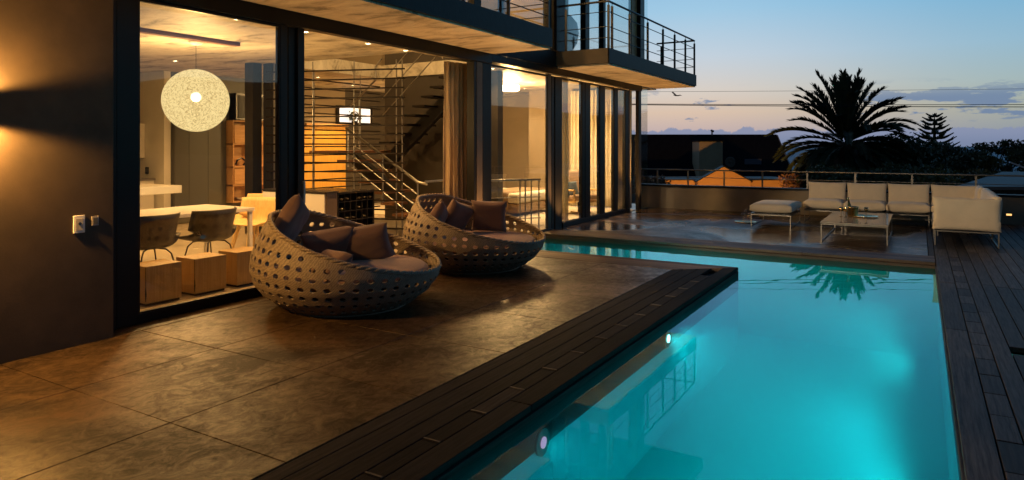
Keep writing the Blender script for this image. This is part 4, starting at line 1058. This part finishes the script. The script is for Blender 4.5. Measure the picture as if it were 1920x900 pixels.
module('cream ottoman without back, beside the tray on the wet terrace', -2.92, -2.13, 14.15, 15.45, '', 'ottoman', None, 'ottoman')
def coffee_table():
    t = thing('coffee_table', 'low square coffee table with glossy top and steel frame', 'coffee table', (-.93, 13.4, 0))
    steel_frame(t, -1.42, -.44, 12.42, 14.55, .29)
    MB().box(-1.43, -.43, 12.41, 14.56, .314, .332).build('tabletop', M('glossy_stone', (.42,.36,.28), .10, col2=(.36,.31,.25), ns=5), t, bevel=.002)
coffee_table()
def tableware():
    X, Y, Z = -1.04, 13.62, .332
    t = thing('ice_bucket', 'brass ice bucket on the coffee table', 'ice bucket', (X, Y, Z))
    MB().lathe([(.075,0),(.08,.01),(.10,.17),(.108,.18),(.10,.182),(.09,.02),(0,.018)], n=28).build('bucket', m_brass, t, local=True, smooth=True)
    for s in (-1, 1): MB().tube([(s*.10,0,.14),(s*.13,0,.13),(s*.13,0,.10),(s*.095,0,.09)], .006, 6).build('handle', m_brass, t, local=True)
    t = thing('champagne_bottle', 'dark champagne bottle leaning in the brass ice bucket', 'bottle', (X-.02, Y, Z+.03))
    o = MB().lathe([(.038,0),(.04,.02),(.04,.14),(.018,.22),(.014,.28),(.017,.29),(.017,.31),(0,.311)], n=18).build('bottle_body', m_bottle, t, local=True, smooth=True); o.rotation_euler = (0, R_(-9), 0)
    o = MB().lathe([(.0185,.23),(.0175,.29),(.0185,.312),(0,.314)], n=18).build('foil', m_brass, t, local=True, smooth=True); o.rotation_euler = (0, R_(-9), 0)
    def tray(x, y, z, lab):
        o = MB().lathe([(0,.004),(.20,.004),(.225,.022),(.23,.022),(.205,0),(0,0)], (0,0,0), 36).build('tray', m_brass, smooth=True); o.location = (x, y, z); tag(o, lab, 'tray'); return o
    tray(X+.19, Y+.05, Z, 'round brass tray beside the ice bucket on the table')
    tray(-3.12, 14.75, .0, 'round brass tray lying on the wet terrace by the ottoman')
    def goblet(x, y, z, lab, mat=m_clear, h=.19):
        t = thing('wine_glass', lab, 'glass', (x, y, z))
        MB().lathe([(.034,0),(.034,.003),(.004,.008),(.004,.09),(.02,.10),(.036,.13),(.034,.17),(.028,h)], n=18).build('bowl', mat, t, local=True, smooth=True)
        MB().lathe([(.0045,.008),(.0045,.09)], n=8).build('stem', mat, t, local=True)
    goblet(X-.17, Y-.10, Z, 'brass cup in front of the ice bucket', m_brass, .17)
    goblet(X-.09, Y-.16, Z, 'tall brass cup standing nearest the table edge', m_brass, .18)
    goblet(X+.22, Y+.02, Z+.005, 'brass cup standing on the brass tray on the table', m_brass, .14)
    goblet(-3.16, 14.70, .006, 'clear wine glass on the floor tray, left one')
    goblet(-3.05, 14.80, .006, 'clear wine glass on the floor tray, right one')
    t = thing('decanter', 'clear glass decanter standing on the floor tray', 'decanter', (-3.10, 14.66, .006))
    MB().lathe([(.05,0),(.07,.03),(.06,.10),(.02,.16),(.018,.22),(.026,.25)], n=20).build('body', m_clear, t, local=True, smooth=True)
    MB().lathe([(.014,.24),(.02,.27),(.0,.29)], n=12).build('stopper', m_clear, t, local=True, smooth=True)
tableware()

# ------------------------------------------------------------------ parapet and railing
def parapet():
    t = thing('parapet', 'low rendered terrace wall with dark coping under the rail', 'wall', (-2, 17.2, 0))
    MB().box(-6.3, 7.3, 17.12, 17.32, -3.5, .555).build('wall', M('render_wall', (.25,.21,.16), .75, col2=(.20,.17,.13), ns=2, bump=.15), t)
    MB().box(-6.3, 7.3, 17.09, 17.35, .557, .60).build('coping', m_fascia, t, bevel=.004)
    t = thing('railing', 'long steel guard rail with posts along the terrace wall', 'railing', (-2, 17.2, 0))
    m_rail = M('weathered_rail', (.20,.18,.15), .45, .8)
    MB().tube([(-6.3, 17.2, .985), (7.3, 17.2, .985)], .018, 10).build('top_rail', m_rail, t, smooth=True)
    MB().tube([(-6.3, 17.2, .80), (7.3, 17.2, .80)], .008, 8).build('mid_rail', m_rail, t, smooth=True)
    for x in (-5.85, -5.05, -4.15, -3.25, -2.25, -1.25, -.15, 1.0, 2.1, 3.2, 4.3, 5.4):
        MB().box(x-.018, x+.018, 17.185, 17.215, .60, .965).build('post', m_rail, t)
    # short return wall beside the far corner of the house
    for x, z, c, lab in ((1.55, .20, (1,.55,.18), 'small amber step light low on the dark wall'), (1.86, .08, (.9,.95,1), 'small white step light at the right edge of the dark wall')):
        t = thing('step_light', lab, 'step light', (x, 17.11, z))
        MB().box(-.06, .06, -.02, 0, -.03, .03).build('housing', m_dsteel, t, local=True); MB().box(-.045, .045, -.026, -.021, -.018, .018).build('lens', emit('step_lens_'+str(x), c, 1.6), t, local=True)
parapet()

# ------------------------------------------------------------------ beyond the terrace
GZ = -4.0
def at(px, py, dep): 
    p = W((px-960)/FPX*dep, dep); p.z = HC-(py-273)/FPX*dep; return p
def neighbour():
    # long dark roof with chimney
    t = thing('neighbour_house', 'house with long dark pitched roof and broad chimney beyond the terrace', 'house', (-13, 46, GZ))
    dep = 46
    a = at(1130, 252, dep); b = at(1449, 252, dep); ax = (b-a).normalized(); fw = Vector((-ax.y, ax.x, 0)); fw = fw if fw.dot(W(0,1)) > 0 else -fw
    w_ = 3.4; hgt = 3.2
    r0 = a; r1_ = b
    n0 = a-fw*w_-Vector((0,0,hgt)); n1 = b-fw*w_-Vector((0,0,hgt)); f0 = a+fw*w_-Vector((0,0,hgt)); f1 = b+fw*w_-Vector((0,0,hgt))
    mr = M('dark_roof_sheet', (.010,.011,.015), .9, col2=(.007,.007,.011), ns=1.5, stretch=(4,1,1), spec=.1)
    up = Vector((0,0,.12)); ov = ax*.25
    MB().add([r0, r1_+ov, n1+ov, n0, r0-up, r1_+ov-up, n1+ov-up, n0-up], [(0,3,2,1),(4,5,6,7),(0,1,5,4),(2,3,7,6),(1,2,6,5)]).add([r0, r1_+ov, f1+ov, f0, r0-up, r1_+ov-up, f1+ov-up, f0-up], [(0,1,2,3),(7,6,5,4),(2,6,7,3),(1,5,6,2)]).build('roof', mr, t)
    wl = MB(); dn = Vector((0,0,6)); n0w, n1w, f1w, f0w = n0+fw*.3, n1+fw*.3, f1-fw*.3, f0-fw*.3
    for v in (n0w, n1w, f1w, f0w): v.z -= .15
    wl.add([n0w, n1w, f1w, f0w, n0w-dn, n1w-dn, f1w-dn, f0w-dn, r1_-Vector((0,0,.15))], [(0,4,5,1),(1,5,6,2),(2,6,7,3),(0,3,7,4),(1,2,8)])
    wl.build('wall', M('blue_grey_gable', (.10,.12,.15), .8), t)
    MB().bar(r1_+ov*1.1-up, n1+ov*1.1-up, .06, .24).bar(r1_+ov*1.1-up, f1+ov*1.1-up, .06, .24).build('bargeboard', M('pale_bargeboard', (.22,.22,.24), .6), t)
    # gable window
    c = (n1+f1)/2+Vector((0,0,.7))+ax*.02
    MB().bar(c-fw*.7, c+fw*.3, .05, .6).build('window', M('gable_glass', (.25,.35,.5), .1), t)
    # chimney
    cdep = dep-3.6
    p = at(1333, 318, cdep); q = at(1333, 265, cdep)
    hw = 22/FPX*cdep
    m_ch = M('chimney_render', (.42,.33,.22), .8, col2=(.36,.28,.19), ns=1, bump=.1)
    ch = MB(); c0 = p-ax*hw; c1 = p+ax*hw; 
    ch.prism([(c0.x, c0.y), (c1.x, c1.y), ((c1+fw*1.6).x, (c1+fw*1.6).y), ((c0+fw*1.6).x, (c0+fw*1.6).y)], p.z-2, q.z-.02)
    chm = ch.build('chimney', m_ch, t)
    cp = MB(); 
    cp.prism([((c0-ax*.06-fw*.06).x, (c0-ax*.06-fw*.06).y), ((c1+ax*.06-fw*.06).x, (c1+ax*.06-fw*.06).y), ((c1+ax*.06+fw*1.66).x, (c1+ax*.06+fw*1.66).y), ((c0-ax*.06+fw*1.66).x, (c0-ax*.06+fw*1.66).y)], q.z-.02, q.z+.06)
    cp.build('chimney_cap', mr, chm)
    fl = at(1335, 252, dep)
    MB().tube([fl-up, fl+Vector((0,0,.30))], .05, 8).tube([fl+Vector((-.05,0,.30)), fl+Vector((.0,0,.22)), fl+Vector((.12,0,.20))], .07, 8).build('flue', m_black, t)
    # satellite dish
    t2 = thing('satellite_dish', 'round satellite dish in front of the dark roof', 'satellite dish', at(1369, 304, cdep))
    d = MB(); n = 20
    for rr, zz in ((.0, .08), (.2, .06), (.33, .0)):
        d.v += [ax*(rr*math.cos(2*PI*k/n))+Vector((0,0,rr*math.sin(2*PI*k/n)))+fw*zz for k in range(n)]
    for i in range(2): d.f += [(i*n+k, i*n+(k+1) % n, (i+1)*n+(k+1) % n, (i+1)*n+k) for k in range(n)]
    o = d.build('reflector', M('dish_grey', (.11,.09,.08), .6), t2, local=True, smooth=True); s = o.modifiers.new('s', 'SOLIDIFY'); s.thickness = .02
    MB().tube([fw*.05, fw*-.35+Vector((0,0,-.1))], .015, 6).build('feed_arm', m_dsteel, t2, local=True); MB().tube([fw*.1, fw*.35+Vector((0,0,-1.1))], .025, 6).build('mast', m_dsteel, t2, local=True)
    # skylight strips on the roof
    for (x, y, wpx) in ((1396, 303, 30),):
        pp = at(x, y, dep-2.1)
        MB().bar(pp, pp+ax*(wpx/FPX*dep), .03, .35, up=(0,0,1)).build('skylight', M('skylight_glass', (.12,.13,.18), .15), t)
neighbour()
def gable_building():
    dep = 33
    t = thing('garage', 'orange lit low building with small pointed gable beyond the terrace', 'building', (at(1357, 340, dep).x, at(1357, 340, dep).y, GZ))
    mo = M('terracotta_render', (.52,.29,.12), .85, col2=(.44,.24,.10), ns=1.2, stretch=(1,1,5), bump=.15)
    a = at(1238, 338, dep); b = at(1492, 342, dep); ax = (b-a); ax.z = 0; ax.normalize(); fw = Vector((-ax.y, ax.x, 0))
    if fw.dot(W(0,1)) < 0: fw = -fw
    wz = at(1300, 338, dep).z
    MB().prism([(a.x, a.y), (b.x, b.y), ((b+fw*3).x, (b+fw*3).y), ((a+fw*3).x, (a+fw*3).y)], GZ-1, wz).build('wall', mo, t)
    MB().prism([((a-fw*.05).x, (a-fw*.05).y), ((b-fw*.05).x, (b-fw*.05).y), ((b+fw*3.05).x, (b+fw*3.05).y), ((a+fw*3.05).x, (a+fw*3.05).y)], wz, wz+.05).build('parapet_cap', m_fascia, t)
    # gable
    g0 = at(1308, 348, dep-.6); g1 = at(1408, 341, dep-.6); gp_ = at(1357, 313, dep-.6); g1.z = g0.z = at(1357, 340, dep-.6).z
    z0 = GZ-1
    th = fw*.7
    gv = [Vector((g0.x, g0.y, z0)), Vector((g1.x, g1.y, z0)), g1, gp_, g0]
    MB().add(gv+[v+fw*.35 for v in gv], [(0,1,2,3,4),(9,8,7,6,5),(0,5,6,1),(1,6,7,2),(4,9,5,0)]).build('gable', mo, t)
    up = Vector((0,0,.05))
    for s, g in ((1, g1), (-1, g0)):
        e = (g-gp_)*1.06
        MB().add([gp_-fw*.04+up*.1, gp_+e-fw*.04+up*.1, gp_+e+fw*.4+up*.1, gp_+fw*.4+up*.1, gp_-fw*.04+up, gp_+e-fw*.04+up, gp_+e+fw*.4+up, gp_+fw*.4+up], [(0,1,2,3),(7,6,5,4),(0,4,5,1),(1,5,6,2),(2,6,7,3)]).build('roof', m_fascia, t)
        e2 = (g-gp_)
        MB().bar(gp_-fw*.03-up*2.5, gp_+e2-fw*.03-up*2.5, .05, .10).build('bargeboard', mo, t)
    # sodium street lamp in the lane to the right, lighting the walls that face it
    p = W(7.5, 21); 
    t = thing('street_lamp', 'tall sodium street lamp in the lane below the terrace', 'street lamp', (p.x, p.y, GZ))
    MB().tube([(0,0,0), (0,0,3.15), (-.1,.0,3.3), (-.5,.1,3.38)], [.06,.045,.04,.035], 8).build('pole', m_dsteel, t, local=True)
    MB().box(-.85, -.45, -.02, .2, 3.33, 3.43).build('lamp_head', m_dsteel, t, local=True); MB().box(-.82, -.5, .01, .17, 3.31, 3.329).build('lens', emit('sodium', (1,.45,.08), 6), t, local=True)
    aimv = at(1330, 335, 36)-Vector((p.x-.65, p.y+.1, GZ+3.3))
    spot('sodium_beam', (p.x-.66, p.y+.1, GZ+3.28), 7600, (1,.47,.10), R_(50), .5, aimv, .12, t)
gable_building()
def dark_shed():
    t = thing('outbuilding', 'low dark roofed building at the right behind the sofa', 'building', (at(1900, 330, 26).x, at(1900, 330, 26).y, GZ))
    a = at(1790, 352, 24); b = at(2100, 352, 24); c = at(2100, 318, 30); d = at(1880, 318, 30)
    a.z = b.z = at(1790, 350, 24).z; c.z = d.z = at(1880, 322, 30).z
    dn = Vector((0,0,.12))
    MB().add([a, b, c, d, a-dn, b-dn, c-dn, d-dn], [(0,1,2,3),(7,6,5,4),(0,4,5,1),(0,3,7,4)]).build('roof', M('slate_roof', (.05,.055,.07), .6, col2=(.035,.04,.055), ns=4), t)
    q = [a+W(.3,.3), b+W(0,.3), c-W(0,.3), d+W(.3,-.3)]
    MB().prism([(v.x, v.y) for v in q], GZ-1, a.z-.1).build('wall', m_fascia, t)
    MB().bar(at(1893, 304, 27), at(1925, 316, 27), .05, .05).build('gutter', M('pale_gutter', (.4,.45,.55), .3, .5), t)
dark_shed()

def palm():
    rnd = random.Random(11)
    dep = 30; base = at(1585, 273, dep); c = at(1585, 262, dep)
    t = thing('palm_tree', 'large date palm with arching fronds against the evening sky', 'palm tree', (base.x, base.y, GZ-1))
    MB().tube([(c.x, c.y, GZ-1), (c.x, c.y, c.z-2.2), (c.x, c.y, c.z-.6), (c.x, c.y, c.z-.1)], [.42,.36,.55,.30], 14).build('trunk', m_trunk, t, smooth=True)
    right = W(1,0); toward = W(0,1)
    def frond(mb, az, el, ln, droop, seed):
        rr = random.Random(seed)
        d = (right*math.cos(az)+toward*math.sin(az))*math.cos(el)+Vector((0,0,math.sin(el)))
        p = Vector((c.x, c.y, c.z))+d*.15+Vector((0,0,-.25*(1-math.sin(max(0,el)))))
        n = 30; pts = []; v = d.copy()
        for i in range(n+1):
            pts.append(p.copy()); p = p+v*(ln/n)
            v = (v+Vector((0,0,-droop*(.3+2.2*(i/n)**1.6)/n))).normalized()
        mb.tube(pts, [.030*(1-.85*i/n)+.004 for i in range(n+1)], 4)
        for i in range(3, n+1):
            tt = i/n; tan = (pts[min(i+1, n)]-pts[i-1]).normalized()
            side = tan.cross(Vector((0,0,1)))
            if side.length < .1: side = tan.cross(toward)
            side.normalize(); upv = side.cross(tan)
            for q in range(3):
                ctr = pts[i]+(pts[i-1]-pts[i])*(q*.333)
                for s in (-1, 1):
                    L_ = (.46*math.sin(min(1, tt*1.25)*PI*.52)*(1-.55*tt**3)+.08)*rr.uniform(.85, 1.1)
                    dirn = (side*s*rr.uniform(.32,.55)+tan*.9+upv*rr.uniform(.05,.5)+Vector((0,0,-.10))).normalized()
                    wv = tan.cross(dirn).normalized().cross(dirn)*.021
                    e = ctr+dirn*L_+Vector((0,0,-.05*L_))
                    mb.add([ctr-wv, ctr+dirn*L_*.5-wv*1.4, e, ctr+dirn*L_*.5+wv*1.4, ctr+wv], [(0,1,2,3,4)])
    specs = []
    # measured silhouette fronds (angle in the picture plane) plus a full crown round them
    for deg, ln, dr in ((100,3.0,.25),(93,2.9,.22),(86,3.0,.25),(108,2.9,.35),(116,3.0,.45),(124,2.9,.5),(133,2.8,.6),(76,2.9,.45),(68,3.0,.6),(60,3.0,.75),(52,2.9,.85),(44,2.8,.95),(34,3.0,1.0),(24,3.1,1.05),(145,2.7,.8),(156,3.4,.95),(166,3.3,.9),(14,3.2,.9),(6,3.0,.9),(178,2.8,.8)):
        specs.append((0 if deg < 90 else PI, R_(deg if deg < 90 else 180-deg), ln*(.83 if 60 < deg < 130 else .90), dr, rnd.uniform(-.25,.25)))
    for k in range(50):
        el = R_(rnd.uniform(-12, 82)); specs.append((rnd.uniform(0, 2*PI), el, rnd.uniform(2.2, 2.9), rnd.uniform(.5, 1.2), 0))
    for k in range(22): specs.append((rnd.uniform(0, 2*PI), R_(rnd.uniform(-50,-5)), rnd.uniform(1.8, 2.4), .9, 0))
    for k, (az, el, ln, dr, j) in enumerate(specs):
        mb = MB(); frond(mb, az+j, el, ln*1.04, dr, k); mb.build('frond', m_leafdark, t)
palm()
def norfolk():
    dep = 55; b = at(1752, 330, dep); top = at(1752, 212, dep)
    t = thing('pine_tree', 'symmetrical tiered pine standing behind the palm', 'pine tree', (b.x, b.y, GZ-4))
    MB().tube([(b.x, b.y, GZ-4), (b.x, b.y, top.z-2), (b.x, b.y, top.z)], [.25,.12,.02], 8).build('trunk', m_trunk, t)
    rnd = random.Random(4); cr = MB(); z = top.z-.25; k = 0
    right = W(1,0); fw = W(0,1)
    while z > top.z-5.6:
        f = (top.z-z)/4.4; L_ = .28+2.0*min(1, f)**.85; nb = 6
        for q in range(nb):
            a = 2*PI*q/nb+k*.5+rnd.uniform(-.15,.15); d = right*math.cos(a)+fw*math.sin(a); ll = L_*rnd.uniform(.85,1.1)
            pts = [Vector((b.x, b.y, z))]
            for s in range(1, 6): u = s/5; pts.append(Vector((b.x, b.y, z))+d*ll*u+Vector((0,0,-.20*ll*u*(1-u)*1.6+.28*ll*u*u*.9)))
            cr.tube(pts, [.05,.08,.10,.11,.09,.03], 5)
            side = d.cross(Vector((0,0,1)))
            for s in range(2, 6):
                for sg in (-1, 1):
                    e = pts[s]+side*sg*.22*ll*(1-.1*s)+d*.18+Vector((0,0,.10)); cr.tube([pts[s-1], e], [.07,.03], 4)
            for s in range(24):
                u = rnd.random(); i = min(4, int(u*5)); p = pts[i].lerp(pts[i+1], u*5-i); e = p+Vector((rnd.gauss(0,.07), rnd.gauss(0,.07), rnd.uniform(.02,.14)))
                cr.add([p, p+Vector((.03,.03,0)), e], [(0,1,2)])
        z -= .30+.22*min(1, f); k += 1
    cr.build('crown', m_leafdark, t)
norfolk()
def broad_tree(name, label, px, py_top, dep, wpx, hpx, seed, clumps=26, n=260, leaf=.16, mat=None, density=1.0, hollow=.2, cs=1.0):
    rnd = random.Random(seed); mat = mat or m_leafdark
    b = at(px, 400, dep); top = at(px, py_top, dep); rx = wpx/2/FPX*dep; rz = hpx/2/FPX*dep; cz = top.z-rz
    t = thing(name, label, 'tree', (b.x, b.y, GZ-2)); tr = MB()
    hub = Vector((b.x, b.y, cz-rz*.9)); tr.tube([(b.x, b.y, GZ-2), (hub.x, hub.y, hub.z)], [.25,.16], 8)
    right = W(1,0); fw = W(0,1); cr = MB()
    for k in range(clumps):
        while True:
            u = rnd.uniform(-1,1); v = rnd.uniform(-1,1); h = rnd.uniform(-1,1)
            if .35 < u*u+v*v*.6+h*h < 1 and h > -.95: break
        c = Vector((b.x, b.y, cz))+right*u*rx+fw*v*rx*.7+Vector((0,0,h*rz))
        mid = hub.lerp(c, .5)+Vector((0,0,-.12*rz*abs(u)))
        tr.tube([hub, mid, c], [.07,.045,.02], 5)
        s = rnd.uniform(.16,.26)*rx*cs
        leaf_cloud(cr, c, s*1.35, s*1.35, s*.75, int(n*density), leaf, seed*50+k, 0.0)
    tr.build('trunk', m_trunk, t); cr.build('crown', mat, t); return t
broad_tree('broadleaf_tree', 'rounded open crowned tree at the right edge with sky showing through', 1858, 259, 42, 128, 92, 5, 34, 170, .10, hollow=.2, cs=.95)
broad_tree('broadleaf_tree', 'dark bushy tree just behind the palm, right side', 1660, 256, 36, 140, 100, 6, 48, 190, .13, cs=1.25)
broad_tree('broadleaf_tree', 'dark rounded tree at the foot of the tiered pine', 1745, 274, 44, 150, 90, 7, 50, 190, .14, cs=1.25)
broad_tree('broadleaf_tree', 'low dark tree under the left fronds of the palm', 1545, 286, 33, 90, 76, 8, 34, 170, .12, cs=1.2)
broad_tree('broadleaf_tree', 'dark tree filling the gap between pine and right edge', 1812, 284, 38, 120, 76, 9, 44, 170, .13, cs=1.2)
def bush(label, px, py_top, dep, wpx, hpx, mat, seed, n=2600, leaf=.10, name='shrub'):
    b = at(px, py_top, dep); rx = wpx/2/FPX*dep; rz = hpx/2/FPX*dep
    t = thing(name, label, 'shrub', (b.x, b.y, GZ-1)); mb = MB(); rnd = random.Random(seed)
    for k in range(9):
        c = Vector((b.x, b.y, b.z-rz))+W(1,0)*rnd.uniform(-.6,.6)*rx+W(0,1)*rnd.uniform(-.5,.5)*rx+Vector((0,0,rnd.uniform(-.3,.25)*rz))
        leaf_cloud(mb, c, rx*.5, rx*.5, rz*.72, n//9, leaf, seed*30+k, .1)
    mb.build('foliage', mat, t)
    st = MB()
    for k in range(4): st.tube([(b.x+rnd.uniform(-.1,.1), b.y, GZ-1), (b.x+rnd.uniform(-.4,.4), b.y+rnd.uniform(-.3,.3), b.z-rz)], [.05,.02], 5)
    st.build('stem', m_trunk, t)
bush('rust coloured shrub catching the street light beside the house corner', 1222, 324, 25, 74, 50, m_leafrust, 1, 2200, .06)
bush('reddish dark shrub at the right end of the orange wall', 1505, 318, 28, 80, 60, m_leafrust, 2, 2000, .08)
bush('dark green hedge shrub behind the first sofa back', 1575, 304, 27, 130, 70, m_leafgreen, 3, 3600, .08)
bush('dark green hedge shrub behind the middle sofa backs', 1660, 302, 27, 140, 70, m_leafgreen, 4, 3600, .08)
bush('dark green hedge shrub behind the sofa corner', 1745, 308, 27, 130, 70, m_leafgreen, 5, 3400, .08)
bush('dark hedge shrub left of the slate roof', 1808, 312, 29, 110, 66, m_leafdark, 6, 3000, .09)
def wires():
    for z_l, z_r, dep, r, lab in ((172, 166.5, 26, .006, 'thin overhead wire highest in the sky'), (195, 196, 24, .011, 'upper of two thicker overhead wires'), (196.5, 200.5, 24.4, .014, 'lower of two thicker overhead wires')):
        a = at(1205, z_l, dep); b = at(1920, z_r, dep); d = b-a
        pts = []
        for k in range(41):
            u = -1.2+3.4*k/40; p = a+d*u; p.z += .10*((u-.5)**2-.25)*.6; pts.append(p)
        o = MB().tube(pts, r, 5).build('overhead_wire', m_black); tag(o, lab, 'wire', 'overhead wires')
        for p in (): pass
    ends = []
    for u, lab in ((-1.2, 'wooden power pole beyond the house'), (2.2, 'wooden power pole beyond the deck')):
        a = at(1205, 196, 24.2); b = at(1920, 198, 24.2); p = a+(b-a)*u
        t = thing('power_pole', lab, 'power pole', (p.x, p.y, GZ-1))
        MB().tube([(0,0,0), (0,0,p.z-GZ+2.2)], [.14,.10], 10).build('pole', m_trunk, t, local=True); MB().bar((-.7,-.7,p.z-GZ+1.0), (.7,.7,p.z-GZ+1.0), .08, .1).build('crossarm', m_trunk, t, local=True)
wires()
def bird():
    p = at(1267, 179, 34); t = thing('bird', 'small bird gliding in the sky above the dark roof', 'bird', p)
    r = W(1,0); f = W(0,1); u = Vector((0,0,1))
    MB().tube([r*-.12+u*.03, r*-.02, r*.12-u*.01, r*.22], [.012,.035,.03,.006], 6).add([r*-.02, r*.07, r*-.10+f*.15+u*.20, r*-.16+f*.20+u*.17], [(0,1,2,3)]).add([r*.0, r*.08, r*.26-f*.25-u*.03, r*.16-f*.25+u*.02], [(0,1,2,3)]).build('body', m_black, t, local=True)
bird()
